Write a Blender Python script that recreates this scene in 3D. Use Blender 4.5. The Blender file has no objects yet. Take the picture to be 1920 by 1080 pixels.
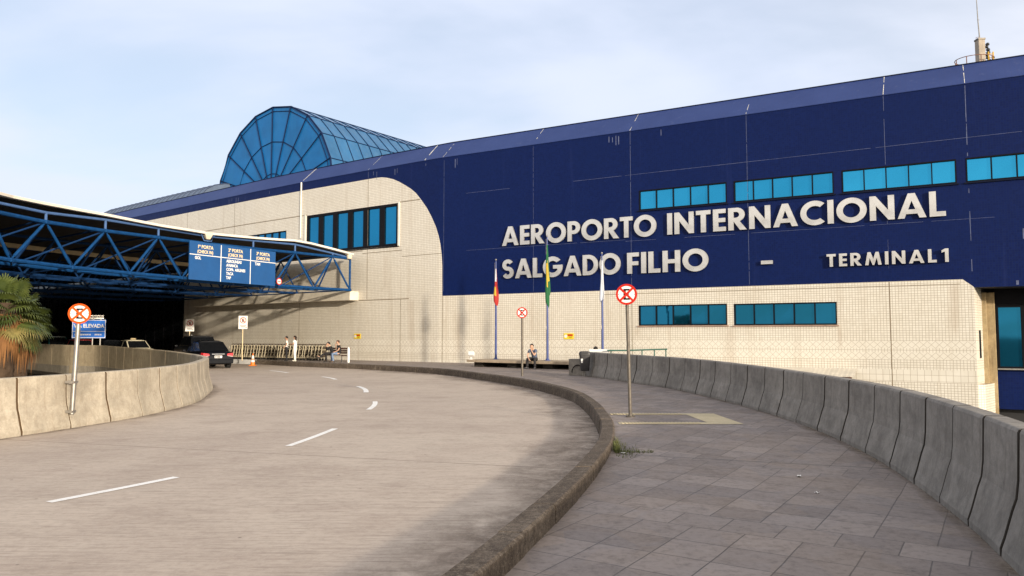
import bpy, bmesh, math, random
from mathutils import Vector, Matrix, Quaternion
from mathutils.geometry import tessellate_polygon
random.seed(7)
R = math.radians
scene = bpy.context.scene
col = bpy.data.collections.new("airport_forecourt")
scene.collection.children.link(col)

# ------------------------------------------------------------------ helpers
def V(*a): return Vector(a)
def link(o, parent=None):
    col.objects.link(o)
    if parent is not None:
        o.parent = parent
    return o
def tag(o, label=None, cat=None, group=None, kind=None):
    if label: o["label"] = label
    if cat: o["category"] = cat
    if group: o["group"] = group
    if kind: o["kind"] = kind
    return o
def empty(name, loc=(0, 0, 0), rz=0.0, parent=None):
    o = bpy.data.objects.new(name, None)
    o.empty_display_size = 0.2
    o.location = loc
    o.rotation_euler = (0, 0, rz)
    return link(o, parent)
def copy_tree(o, parent=None):
    c = o.copy()
    for k in ("label", "category", "group"):
        if k in c.keys() and parent is None and k == "label": del c[k]
    col.objects.link(c)
    if parent is not None:
        c.parent = parent
    for ch in list(o.children):
        copy_tree(ch, c)
    return c

class MB:
    def __init__(s):
        s.v = []; s.f = []; s.m = []; s.uv = []
    def face(s, pts, mi=0, uv=None):
        b = len(s.v)
        s.v += [tuple(p) for p in pts]
        s.f.append(tuple(range(b, b + len(pts)))); s.m.append(mi)
        s.uv.append(uv)
    def mesh(s, verts, faces, mi=0):
        b = len(s.v)
        s.v += [tuple(p) for p in verts]
        for f in faces:
            s.f.append(tuple(b + i for i in f)); s.m.append(mi); s.uv.append(None)
    def obox(s, c, ax, ay, az, mi=0):
        c = Vector(c); ax = Vector(ax); ay = Vector(ay); az = Vector(az)
        P = [c + i * ax + j * ay + k * az for k in (-1, 1) for j in (-1, 1) for i in (-1, 1)]
        s.mesh(P, [(0, 2, 3, 1), (4, 5, 7, 6), (0, 1, 5, 4), (2, 6, 7, 3), (0, 4, 6, 2), (1, 3, 7, 5)], mi)
    def box(s, x0, x1, y0, y1, z0, z1, mi=0):
        s.obox(((x0 + x1) / 2, (y0 + y1) / 2, (z0 + z1) / 2), ((x1 - x0) / 2, 0, 0), (0, (y1 - y0) / 2, 0), (0, 0, (z1 - z0) / 2), mi)
    def ring(s, c, t, r, n, up=None):
        t = Vector(t).normalized()
        up = Vector(up) if up is not None else (Vector((0, 0, 1)) if abs(t.z) < .9 else Vector((1, 0, 0)))
        a = t.cross(up).normalized(); b = a.cross(t).normalized()
        return [Vector(c) + r * (math.cos(2 * math.pi * i / n) * a + math.sin(2 * math.pi * i / n) * b) for i in range(n)]
    def tube(s, pts, r, n=8, mi=0, caps=True, closed=False):
        pts = [Vector(p) for p in pts]
        rs = r if isinstance(r, (list, tuple)) else [r] * len(pts)
        rings = []
        N = len(pts)
        for i, p in enumerate(pts):
            if closed:
                t = (pts[(i + 1) % N] - pts[i - 1])
            elif i == 0: t = pts[1] - p
            elif i == N - 1: t = p - pts[i - 1]
            else: t = (pts[i + 1] - p).normalized() + (p - pts[i - 1]).normalized()
            rings.append(s.ring(p, t, rs[i], n))
        verts = [q for rg in rings for q in rg]
        faces = []
        for i in range(N if closed else N - 1):
            j = (i + 1) % N
            for k in range(n):
                k2 = (k + 1) % n
                faces.append((i * n + k, j * n + k, j * n + k2, i * n + k2))
        if caps and not closed:
            faces.append(tuple(range(n))); faces.append(tuple((N - 1) * n + k for k in reversed(range(n))))
        s.mesh(verts, faces, mi)
    def lathe(s, prof, n=20, c=(0, 0, 0), axis='Z', mi=0):
        verts = []; faces = []
        for r_, z in prof:
            for k in range(n):
                a = 2 * math.pi * k / n
                p = (r_ * math.cos(a), r_ * math.sin(a), z)
                if axis == 'Y': p = (p[0], p[2], p[1])
                if axis == 'X': p = (p[2], p[0], p[1])
                verts.append((c[0] + p[0], c[1] + p[1], c[2] + p[2]))
        for i in range(len(prof) - 1):
            for k in range(n):
                k2 = (k + 1) % n
                faces.append((i * n + k, i * n + k2, (i + 1) * n + k2, (i + 1) * n + k))
        faces.append(tuple(reversed(range(n)))); faces.append(tuple((len(prof) - 1) * n + k for k in range(n)))
        s.mesh(verts, faces, mi)
    def sweep(s, pts, profs, mi=0, caps=True, capmi=None):
        """pts unused when profs already hold world-space rings"""
        n = len(profs[0]); verts = [p for r_ in profs for p in r_]; faces = []
        for i in range(len(profs) - 1):
            for k in range(n):
                k2 = (k + 1) % n
                faces.append((i * n + k, (i + 1) * n + k, (i + 1) * n + k2, i * n + k2))
        if caps and capmi is None:
            faces.append(tuple(range(n))); faces.append(tuple((len(profs) - 1) * n + k for k in reversed(range(n))))
        s.mesh(verts, faces, mi)
        if caps and capmi is not None:
            s.face(profs[0], capmi); s.face(list(reversed(profs[-1])), capmi)
    def build(s, name, mats, parent=None, smooth=False, bevel=0.0, bseg=2, weld=True, subsurf=0, angle=35):
        me = bpy.data.meshes.new(name)
        me.from_pydata(s.v, [], s.f)
        if not isinstance(mats, (list, tuple)): mats = [mats]
        for m in mats: me.materials.append(m)
        me.polygons.foreach_set("material_index", s.m)
        if any(u is not None for u in s.uv):
            L = me.uv_layers.new(name="UVMap")
            for p, u in zip(me.polygons, s.uv):
                if u is None: continue
                for li, q in zip(p.loop_indices, u): L.data[li].uv = q
        bm = bmesh.new(); bm.from_mesh(me)
        if weld: bmesh.ops.remove_doubles(bm, verts=bm.verts, dist=1e-5)
        bmesh.ops.recalc_face_normals(bm, faces=bm.faces) if weld else None
        bm.to_mesh(me); bm.free()
        me.update()
        if smooth:
            me.polygons.foreach_set("use_smooth", [True] * len(me.polygons))
            try: me.set_sharp_from_angle(angle=R(angle))
            except Exception: pass
        o = bpy.data.objects.new(name, me)
        if bevel > 0:
            b = o.modifiers.new("bevel", 'BEVEL'); b.width = bevel; b.segments = bseg; b.limit_method = 'ANGLE'; b.angle_limit = R(40)
        if subsurf:
            b = o.modifiers.new("sub", 'SUBSURF'); b.levels = subsurf; b.render_levels = subsurf
        return link(o, parent)

def catmull(P, step=0.4):
    P = [Vector(p) for p in P]
    out = []
    for i in range(len(P) - 1):
        p0 = P[i - 1] if i > 0 else 2 * P[0] - P[1]
        p1, p2 = P[i], P[i + 1]
        p3 = P[i + 2] if i + 2 < len(P) else 2 * P[-1] - P[-2]
        n = max(1, int((p2 - p1).length / step))
        for k in range(n):
            t = k / n
            out.append(0.5 * ((2 * p1) + (p2 - p0) * t + (2 * p0 - 5 * p1 + 4 * p2 - p3) * t * t + (3 * p1 - p0 - 3 * p2 + p3) * t ** 3))
    out.append(P[-1])
    return out
class Path:
    def __init__(s, pts):
        s.p = [Vector(q) for q in pts]; s.s = [0.0]
        for a, b in zip(s.p, s.p[1:]): s.s.append(s.s[-1] + (b - a).length)
        s.L = s.s[-1]
    def at(s, d):
        d = max(0, min(s.L, d))
        for i in range(len(s.p) - 1):
            if d <= s.s[i + 1] or i == len(s.p) - 2:
                t = (d - s.s[i]) / max(1e-9, s.s[i + 1] - s.s[i])
                return s.p[i].lerp(s.p[i + 1], t)
    def tan(s, d, e=0.25):
        return (s.at(min(s.L, d + e)) - s.at(max(0, d - e))).normalized()
def lerp(a, b, t): return a + (b - a) * t
def interp(x, tab):
    if x <= tab[0][0]: return tab[0][1]
    for (x0, y0), (x1, y1) in zip(tab, tab[1:]):
        if x <= x1: return lerp(y0, y1, (x - x0) / (x1 - x0))
    return tab[-1][1]
def sstep(a, b, x):
    t = max(0, min(1, (x - a) / (b - a))); return t * t * (3 - 2 * t)

# ------------------------------------------------------------------ materials
class NT:
    def __init__(s, name):
        s.mat = bpy.data.materials.new(name); s.mat.use_nodes = True
        s.t = s.mat.node_tree; s.t.nodes.clear()
        s.out = s.t.nodes.new('ShaderNodeOutputMaterial')
        s.b = s.t.nodes.new('ShaderNodeBsdfPrincipled')
        s.t.links.new(s.b.outputs[0], s.out.inputs[0])
        s._tc = None
    def n(s, typ, **kw):
        nd = s.t.nodes.new(typ)
        for k, v in kw.items(): setattr(nd, k, v)
        return nd
    def set(s, sock, v):
        if v is None: return
        if isinstance(v, bpy.types.NodeSocket): s.t.links.new(v, sock)
        elif isinstance(v, (tuple, list)):
            sock.default_value = (*v, 1) if len(v) == 3 and len(sock.default_value) == 4 else v
        else: sock.default_value = v
    def tc(s, which='Object'):
        if s._tc is None: s._tc = s.n('ShaderNodeTexCoord')
        return s._tc.outputs[which]
    def map(s, vec, scale=(1, 1, 1), rot=(0, 0, 0), loc=(0, 0, 0)):
        m = s.n('ShaderNodeMapping'); s.set(m.inputs['Vector'], vec)
        m.inputs['Scale'].default_value = scale; m.inputs['Rotation'].default_value = rot; m.inputs['Location'].default_value = loc
        return m.outputs[0]
    def noise(s, vec, scale, detail=4, rough=.55, dist=0.0):
        nd = s.n('ShaderNodeTexNoise'); s.set(nd.inputs['Vector'], vec)
        nd.inputs['Scale'].default_value = scale; nd.inputs['Detail'].default_value = detail
        nd.inputs['Roughness'].default_value = rough; nd.inputs['Distortion'].default_value = dist
        return nd.outputs['Fac']
    def math(s, op, a, b=None, c=None, clamp=False):
        nd = s.n('ShaderNodeMath', operation=op); nd.use_clamp = clamp
        s.set(nd.inputs[0], a); s.set(nd.inputs[1], b); s.set(nd.inputs[2], c)
        return nd.outputs[0]
    def ramp(s, fac, stops):
        nd = s.n('ShaderNodeValToRGB'); s.set(nd.inputs[0], fac)
        e = nd.color_ramp.elements
        while len(e) < len(stops): e.new(0.5)
        for el, (p, c) in zip(e, stops):
            el.position = p; el.color = (*c, 1) if len(c) == 3 else c
        return nd.outputs[0]
    def maprange(s, x, a, b, c=0.0, d=1.0):
        nd = s.n('ShaderNodeMapRange'); s.set(nd.inputs[0], x)
        for i, q in enumerate((a, b, c, d)): nd.inputs[i + 1].default_value = q
        return nd.outputs[0]
    def mix(s, fac, a, b, blend='MIX'):
        nd = s.n('ShaderNodeMix', data_type='RGBA', blend_type=blend)
        s.set(nd.inputs[0], fac); s.set(nd.inputs[6], a); s.set(nd.inputs[7], b)
        return nd.outputs[2]
    def sep(s, vec):
        nd = s.n('ShaderNodeSeparateXYZ'); s.set(nd.inputs[0], vec); return nd.outputs
    def bump(s, h, strength=.3, dist=.01):
        nd = s.n('ShaderNodeBump'); nd.inputs['Strength'].default_value = strength; nd.inputs['Distance'].default_value = dist
        s.set(nd.inputs['Height'], h); s.t.links.new(nd.outputs[0], s.b.inputs['Normal'])
    def fin(s, color=None, rough=None, metal=None, spec=None, coat=None):
        s.set(s.b.inputs['Base Color'], color); s.set(s.b.inputs['Roughness'], rough); s.set(s.b.inputs['Metallic'], metal)
        s.set(s.b.inputs['Specular IOR Level'], spec); s.set(s.b.inputs['Coat Weight'], coat)
        return s.mat

def sc(c, k): return tuple(max(0, min(1, x * k)) for x in c)
def basic(name, c, rough=.6, metal=0.0, var=.12, scale=3.0, bump=0.0, bscale=60, spec=.5, coat=0.0, detail=4):
    t = NT(name); vec = t.tc()
    n = t.noise(vec, scale, detail, .6)
    colr = t.ramp(n, [(.3, sc(c, 1 - var)), (.7, sc(c, 1 + var))])
    if bump: t.bump(t.noise(vec, bscale, 4, .6), bump, .01)
    r_ = t.maprange(t.noise(vec, scale * 2.3, 3), .3, .7, max(.02, rough - .07), min(1, rough + .07))
    return t.fin(colr, r_, metal, spec, coat)

def concrete(name, c, stain=(.10, .08, .06), blot=1.0, streak=.5, stainamt=.5, bump=.25, sc_=1.0, grit=.18):
    t = NT(name); vec = t.tc()
    big = t.noise(vec, .9 * sc_, 5, .62, .3)
    mid = t.noise(vec, 6 * sc_, 6, .65)
    fine = t.noise(vec, 90 * sc_, 3, .7)
    strk = t.noise(t.map(vec, (7, 7, .55)), 1.6, 5, .65)
    base = t.ramp(big, [(.30, sc(c, 1 - .30 * blot)), (.5, c), (.68, sc(c, 1 + .22 * blot))])
    med = t.noise(vec, 3.2 * sc_, 4, .6, .8)
    base = t.mix(t.maprange(med, .50, .68, 0, .40 * blot), base, sc(c, .62))
    base = t.mix(t.maprange(med, .46, .34, 0, .28 * blot), base, sc(c, 1.3))
    base = t.mix(t.maprange(mid, .42, .75, 0, .55 * stainamt), base, stain)
    base = t.mix(t.maprange(strk, .52, .78, 0, streak), base, sc(stain, 1.3))
    base = t.mix(t.maprange(fine, .35, .7, 0, grit), base, sc(c, .55))
    pit = t.n('ShaderNodeTexVoronoi'); t.set(pit.inputs['Vector'], vec); pit.inputs['Scale'].default_value = 16 * sc_
    p = t.maprange(pit.outputs['Distance'], .05, .13, 1, 0)
    base = t.mix(t.math('MULTIPLY', p, t.maprange(mid, .5, .62, 0, .6)), base, sc(c, .4))
    h = t.math('ADD', t.math('MULTIPLY', mid, .8), t.math('MULTIPLY', fine, .5))
    h = t.math('ADD', h, t.math('MULTIPLY', big, 1.2))
    grain = t.noise(vec, 26 * sc_, 5, .8)
    base = t.mix(t.maprange(grain, .48, .66, 0, .34), base, sc(c, .5))
    base = t.mix(t.maprange(grain, .44, .30, 0, .26), base, sc(c, 1.5))
    t.bump(h, bump, .02)
    return t.fin(base, .88, 0, .3)

M = {}
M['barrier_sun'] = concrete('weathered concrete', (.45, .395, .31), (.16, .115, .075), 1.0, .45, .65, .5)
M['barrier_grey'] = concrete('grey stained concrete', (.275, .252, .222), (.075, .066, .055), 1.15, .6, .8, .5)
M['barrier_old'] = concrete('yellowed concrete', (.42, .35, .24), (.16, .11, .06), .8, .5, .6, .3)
M['core'] = basic('joint dirt', (.030, .024, .018), .95, var=.3)
M['core_brown'] = basic('rusty joint dirt', (.085, .05, .022), .95, var=.3)
M['slab_edge'] = concrete('slab edge concrete', (.3, .27, .22), (.1, .08, .05), .8, .5, .5, .2)
M['white_paint'] = basic('white paint', (.72, .72, .70), .5, var=.06)
def paint_mat():
    t = NT('worn road paint'); o = t.tc(); n_ = t.noise(o, 22, 5, .75); m_ = t.noise(o, 3, 4, .6)
    base = t.mix(t.maprange(n_, .54, .66, 0, .5), (.84, .83, .80), (.47, .41, .34))
    base = t.mix(t.maprange(m_, .5, .7, 0, .3), base, (.62, .58, .52))
    return t.fin(base, .7, 0, .3)
M['road_paint'] = paint_mat()
def dirt_mat(name, c, c2, amt):
    t = NT(name); o = t.tc(); uv = t.sep(t.tc('UV'))
    n_ = t.noise(o, 2.4, 6, .7, .5); f = t.noise(o, 26, 4, .7)
    a = t.math('MULTIPLY', t.maprange(n_, .36, .62, 0, 1), t.maprange(uv[1], 0, 1, 1, 0))
    a = t.math('MULTIPLY', t.math('POWER', a, .8), amt)
    a = t.math('MULTIPLY', a, t.maprange(f, .3, .55, .5, 1))
    t.fin(t.mix(t.maprange(f, .4, .65), c, c2), .95, 0, .1)
    t.set(t.b.inputs['Alpha'], a)
    return t.mat
M['gutter'] = dirt_mat('gutter silt', (.085, .065, .05), (.19, .145, .11), .62)
M['sand'] = dirt_mat('blown sand', (.30, .245, .18), (.13, .10, .08), .9)
M['black'] = basic('black frame', (.006, .006, .008), .6, var=.1, spec=.1)
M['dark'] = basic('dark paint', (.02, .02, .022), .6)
M['steel'] = basic('galvanised steel', (.36, .34, .31), .42, .8, .18, 9)
M['steel_worn'] = basic('worn sign pole', (.13, .112, .09), .5, .35, .3, 12)
M['blue_steel'] = basic('blue painted steel', (.005, .048, .155), .65, 0, .25, 5, spec=.12)
M['blue_pale'] = basic('pale blue steel', (.07, .14, .31), .6, 0, .12, 5, spec=.15)
M['blue_dark'] = basic('dark blue steel', (.008, .035, .11), .7, 0, .2, 4, spec=.1)
M['sign_blue'] = basic('sign blue', (.002, .064, .215), .75, 0, .08, 1.2)
M['sign_blue2'] = basic('bright sign blue', (.01, .14, .60), .75, 0, .06, 1.2)
M['sign_white'] = basic('sign white', (.74, .73, .70), .75, 0, .04, spec=.1)
M['sign_cream'] = basic('sign cream letter', (.78, .62, .36), .5, 0, .04)
M['sign_red'] = basic('sign red', (.46, .022, .012), .75, 0, .1, 9, spec=.12)
M['sign_orange'] = basic('faded sign red', (.62, .075, .008), .75, 0, .1, 9, spec=.1)
M['sign_yellow'] = basic('sign yellow', (.78, .58, .03), .45, 0, .05)
M['sign_black'] = basic('sign black', (.010, .0095, .0095), .8, 0, .05, spec=.05)
M['fascia'] = basic('cream fascia', (.78, .72, .62), .55, 0, .08, .8)
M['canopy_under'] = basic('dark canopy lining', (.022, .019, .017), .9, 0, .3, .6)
M['canopy_beam'] = basic('tan beam', (.55, .45, .28), .7, 0, .15, 1)
M['roof_top'] = basic('roof felt', (.30, .29, .28), .9, 0, .2, .5)
M['tan_concrete'] = concrete('tan column concrete', (.42, .32, .18), (.12, .08, .04), 1, .8, .5, .3)
M['plastic_grey'] = basic('grey plastic', (.035, .034, .036), .5, 0, .15, 6)
M['rubber'] = basic('rubber', (.015, .015, .015), .8)
M['yellow_paint'] = basic('yellow ladder paint', (.55, .33, .03), .5, 0, .25, 6)
M['rust'] = basic('rusty rail', (.20, .10, .07), .7, .2, .3, 8)
M['tan_render'] = concrete('mast render', (.42, .36, .29), (.16, .12, .09), .6, .5, .4, .2)
M['wood'] = basic('bench timber', (.08, .035, .022), .6, 0, .3, 5)
M['cone_orange'] = basic('cone orange', (.70, .17, .012), .5, 0, .08)
M['corrug'] = basic('cream corrugated sheet', (.62, .57, .47), .6, 0, .12, 2)
M['pole_blue'] = basic('flagpole blue', (.03, .055, .20), .4, 0, .2, 6)
M['green_rail'] = basic('green handrail', (.02, .09, .065), .45, 0, .2, 6)
M['lamp_body'] = basic('lamp housing', (.62, .55, .42), .5, 0, .1)
M['tactile'] = concrete('tactile paving', (.55, .47, .31), (.3, .22, .13), .4, .1, .3, .3)
M['kerb'] = None
def kerb_mat():
    t = NT('weathered kerb stone'); vec = t.tc()
    big = t.noise(vec, 1.3, 5, .65, .4); mid = t.noise(vec, 9, 6, .7); fine = t.noise(vec, 70, 3, .7)
    strk = t.noise(t.map(vec, (9, 9, .4)), 1.5, 5, .7)
    base = t.ramp(big, [(.3, (.075, .058, .045)), (.55, (.150, .118, .09)), (.75, (.27, .225, .178))])
    grain = t.noise(vec, 28, 5, .8)
    base = t.mix(t.maprange(mid, .44, .62, 0, .75), base, (.052, .039, .03))
    base = t.mix(t.maprange(grain, .46, .62, 0, .6), base, (.05, .038, .03))
    base = t.mix(t.maprange(grain, .44, .32, 0, .5), base, (.40, .34, .27))
    base = t.mix(t.maprange(strk, .46, .66, 0, .7), base, (.06, .043, .03))
    base = t.mix(t.maprange(fine, .55, .72, 0, .55), base, (.42, .36, .28))
    t.bump(t.math('ADD', mid, t.math('MULTIPLY', fine, .6)), .55, .02)
    return t.fin(base, .92, 0, .25)
M['kerb'] = kerb_mat()

def road_mat():
    t = NT('worn concrete road'); vec = t.tc()
    big = t.noise(vec, .16, 5, .6, .6); mid = t.noise(vec, 1.1, 6, .66); fine = t.noise(vec, 45, 3, .7)
    br = t.noise(t.map(vec, (.9, 16, 1), (0, 0, R(-6))), 1.5, 5, .62)
    br2 = t.noise(t.map(vec, (5, 75, 1), (0, 0, R(-6))), 1.0, 3, .6)
    base = t.ramp(big, [(.28, (.42, .345, .285)), (.5, (.495, .415, .342)), (.72, (.55, .47, .385))])
    base = t.mix(t.maprange(mid, .48, .74, 0, .36), base, (.27, .20, .16))
    pat = t.noise(t.map(vec, (.35, .8, 1), (0, 0, R(-15))), .75, 6, .68, .9)
    base = t.mix(t.maprange(pat, .50, .70, 0, .24), base, (.225, .172, .138))
    base = t.mix(t.maprange(pat, .45, .30, 0, .2), base, (.52, .46, .38))
    g1 = t.noise(vec, 13, 5, .75); g2 = t.noise(t.map(vec, (1, 3.2, 1), (0, 0, R(-6))), 6, 6, .75)
    base = t.mix(t.maprange(g1, .48, .68, 0, .26), base, (.205, .155, .128))
    base = t.mix(t.maprange(g1, .44, .30, 0, .20), base, (.60, .52, .43))
    base = t.mix(t.maprange(g2, .54, .72, 0, .24), base, (.19, .142, .116))
    base = t.mix(t.maprange(br, .5, .72, 0, .5), base, (.20, .155, .125))
    base = t.mix(t.maprange(br2, .5, .75, 0, .45), base, (.16, .125, .10))
    base = t.mix(t.maprange(fine, .52, .75, 0, .25), base, (.58, .52, .45))
    # dirty gutter: stain that follows the noise, not the light
    spot = t.n('ShaderNodeTexVoronoi'); t.set(spot.inputs['Vector'], t.map(vec, (1, 1, 1))); spot.inputs['Scale'].default_value = 2.2
    sp = t.math('MULTIPLY', t.maprange(spot.outputs['Distance'], .03, .055, 1, 0), t.maprange(mid, .45, .6, 0, .85))
    base = t.mix(sp, base, (.10, .075, .06))
    # slab joint across the ramp
    xyz = t.sep(vec)
    ax, ay, bx, by = -8.3, 13.0, .95, 10.2
    L = math.hypot(bx - ax, by - ay); nx, ny = -(by - ay) / L, (bx - ax) / L
    for k, off in enumerate((0.0, 16.5, -9.0)):
        d = t.math('ADD', t.math('MULTIPLY', xyz[0], nx), t.math('MULTIPLY', xyz[1], ny))
        d = t.math('ABSOLUTE', t.math('SUBTRACT', d, nx * ax + ny * ay + off))
        d = t.math('ADD', d, t.math('MULTIPLY', t.math('SUBTRACT', mid, .5), .03))
        base = t.mix(t.maprange(d, .008, .02, .65, 0), base, (.11, .085, .065))
    h = t.math('ADD', t.math('MULTIPLY', br2, 1.0), t.math('MULTIPLY', fine, .8))
    h = t.math('ADD', h, mid)
    t.bump(h, .22, .012)
    return t.fin(base, .86, 0, .3)
M['road'] = road_mat()

def paving_mat():
    t = NT('basalt paving slabs'); vec = t.map(t.tc(), (1, 1, 1), (0, 0, R(33)))
    wob = t.n('ShaderNodeVectorMath', operation='ADD')
    nd = t.n('ShaderNodeTexNoise'); t.set(nd.inputs['Vector'], vec); nd.inputs['Scale'].default_value = 1.4
    sub = t.n('ShaderNodeVectorMath', operation='MULTIPLY_ADD'); t.set(sub.inputs[0], nd.outputs['Color'])
    sub.inputs[1].default_value = (.022, .022, 0); sub.inputs[2].default_value = (-.011, -.011, 0)
    t.set(wob.inputs[0], vec); t.set(wob.inputs[1], sub.outputs[0])
    b = t.n('ShaderNodeTexBrick'); b.offset = .5; b.offset_frequency = 7; b.squash = 1
    t.set(b.inputs['Vector'], wob.outputs[0])
    b.inputs['Color1'].default_value = (.20, .163, .142, 1); b.inputs['Color2'].default_value = (.315, .262, .230, 1)
    b.inputs['Mortar'].default_value = (.05, .042, .036, 1)
    b.inputs['Scale'].default_value = 1.0; b.inputs['Mortar Size'].default_value = .006; b.inputs['Mortar Smooth'].default_value = .25
    b.inputs['Bias'].default_value = -.1; b.inputs['Brick Width'].default_value = .47; b.inputs['Row Height'].default_value = .47
    o = t.tc()
    big = t.noise(o, .35, 5, .6, .5); mid = t.noise(o, 3.5, 6, .68); fine = t.noise(o, 70, 3, .7)
    base = b.outputs['Color']
    base = t.mix(t.maprange(big, .42, .72, 0, .5), base, (.26, .205, .165))
    base = t.mix(t.maprange(mid, .5, .75, 0, .5), base, (.095, .076, .066))
    base = t.mix(t.maprange(fine, .5, .75, 0, .25), base, (.27, .245, .235))
    spot = t.n('ShaderNodeTexVoronoi'); t.set(spot.inputs['Vector'], o); spot.inputs['Scale'].default_value = 3.1
    base = t.mix(t.math('MULTIPLY', t.maprange(spot.outputs['Distance'], .03, .06, 1, 0), t.maprange(mid, .48, .6, 0, .9)), base, (.045, .038, .034))
    xyz = t.sep(o)
    ax, ay, bx, by = 1.34, 10.65, 4.9, 9.55
    L = math.hypot(bx - ax, by - ay); nx, ny = -(by - ay) / L, (bx - ax) / L
    d = t.math('ABSOLUTE', t.math('SUBTRACT', t.math('ADD', t.math('MULTIPLY', xyz[0], nx), t.math('MULTIPLY', xyz[1], ny)), nx * ax + ny * ay))
    d = t.math('ADD', d, t.math('MULTIPLY', t.math('SUBTRACT', mid, .5), .06))
    base = t.mix(t.maprange(d, .006, .022, .85, 0), base, (.035, .03, .024))
    g1 = t.noise(o, 14, 5, .75)
    base = t.mix(t.maprange(g1, .5, .68, 0, .42), base, (.085, .068, .06))
    base = t.mix(t.maprange(g1, .44, .30, 0, .30), base, (.34, .30, .28))
    tint = t.n('ShaderNodeTexVoronoi'); t.set(tint.inputs['Vector'], vec); tint.inputs['Scale'].default_value = 2.1
    base = t.mix(.16, base, t.mix(t.sep(tint.outputs['Color'])[0], (.30, .24, .19), (.16, .17, .20)))
    h = t.math('ADD', t.math('MULTIPLY', t.math('SUBTRACT', 1, b.outputs['Fac']), 1.0), t.math('MULTIPLY', fine, .25))
    h = t.math('ADD', h, t.math('MULTIPLY', mid, .35))
    t.bump(h, .4, .01)
    rr = t.maprange(mid, .3, .7, .55, .82)
    return t.fin(base, rr, 0, .4)
M['paving'] = paving_mat()

def tile_wall(name, cream):
    t = NT(name); uv = t.tc('UV'); s_ = t.sep(uv); u, z = s_[0], s_[1]; o = t.tc()
    def brick(w, h, mort, c1, c2, mc):
        b = t.n('ShaderNodeTexBrick'); b.offset = 0; t.set(b.inputs['Vector'], uv)
        b.inputs['Color1'].default_value = (*c1, 1); b.inputs['Color2'].default_value = (*c2, 1); b.inputs['Mortar'].default_value = (*mc, 1)
        b.inputs['Scale'].default_value = 1; b.inputs['Mortar Size'].default_value = mort; b.inputs['Mortar Smooth'].default_value = .2
        b.inputs['Brick Width'].default_value = w; b.inputs['Row Height'].default_value = h; b.inputs['Bias'].default_value = 0
        return b
    big = t.noise(o, .25, 5, .6, .3); mid = t.noise(o, 2.2, 5, .65)
    strk = t.noise(t.map(o, (2.2, 2.2, .10)), 1.2, 5, .65)
    if cream:
        c1, c2, mc = (.65, .615, .53), (.71, .675, .59), (.34, .285, .215)
        b = brick(.125, .108, .0085, c1, c2, mc); base = b.outputs['Color']; fac = b.outputs['Fac']
        big_b = brick(.27, .265, .007, c1, c2, mc)
        def band(lo, hi):
            return t.math('MULTIPLY', t.math('GREATER_THAN', z, lo), t.math('LESS_THAN', z, hi))
        base = t.mix(band(-.30, .23), base, big_b.outputs['Color'])
        for lo in (1.17, .68):
            a = t.math('DIVIDE', u, .30); v = t.math('DIVIDE', t.math('SUBTRACT', z, lo), .30)
            l1 = t.math('ABSOLUTE', t.math('SUBTRACT', t.math('FRACT', t.math('ADD', a, v)), .5))
            l2 = t.math('ABSOLUTE', t.math('SUBTRACT', t.math('FRACT', t.math('SUBTRACT', a, v)), .5))
            m = t.maprange(t.math('MAXIMUM', l1, l2), .462, .482, 0, 1)
            dia = t.mix(m, t.mix(mid, c1, c2), mc)
            base = t.mix(band(lo, lo + .30), base, dia)
        base = t.mix(t.maprange(big, .45, .75, 0, .18), base, (.62, .53, .40), 'MULTIPLY')
        for su, sw, z0_, z1_, k_ in ((17.42, .30, .1, 2.3, .55), (12.62, .22, 1.4, 2.25, .4), (22.3, .16, .9, 2.2, .4), (26.85, .25, 1.6, 4.0, .4), (-2.2, .35, 1.0, 4.0, .28), (-4.4, .3, 4.3, 7.0, .25), (1.5, .4, .4, 3.2, .25), (6.4, .2, 1.5, 4.1, .3)):
            f1 = t.maprange(t.math('ABSOLUTE', t.math('SUBTRACT', u, su)), 0, sw, 1, 0)
            f2 = t.math('MULTIPLY', t.maprange(z, z0_, z0_ + .6, 0, 1), t.maprange(z, z1_, z1_ - .25, 0, 1))
            base = t.mix(t.math('MULTIPLY', t.math('MULTIPLY', f1, f2), t.maprange(strk, .3, .65, .1, k_)), base, (.30, .20, .115))
        base = t.mix(t.maprange(strk, .55, .8, 0, .55), base, (.40, .33, .24))
        base = t.mix(t.maprange(mid, .58, .8, 0, .25), base, (.36, .28, .19))
        t.bump(t.math('SUBTRACT', 1, fac), .15, .004)
        return t.fin(base, .42, 0, .4)
    b = brick(.10, .10, .006, (.0014, .0078, .060), (.0022, .0108, .078), (.006, .015, .066))
    base = b.outputs['Color']
    base = t.mix(t.maprange(big, .4, .75, 0, .5), base, (.0022, .011, .068))
    base = t.mix(t.maprange(strk, .6, .8, 0, .35), base, (.018, .03, .12))
    sp = t.noise(o, 9, 3, .6)
    base = t.mix(t.maprange(sp, .72, .8, 0, .3), base, (.06, .075, .17))
    t.bump(t.math('SUBTRACT', 1, b.outputs['Fac']), .1, .003)
    return t.fin(base, t.maprange(mid, .3, .7, .42, .58), 0, .12)
M['cream'] = tile_wall('cream wall tile', True)
M['blue_tile'] = tile_wall('navy wall tile', False)

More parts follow.
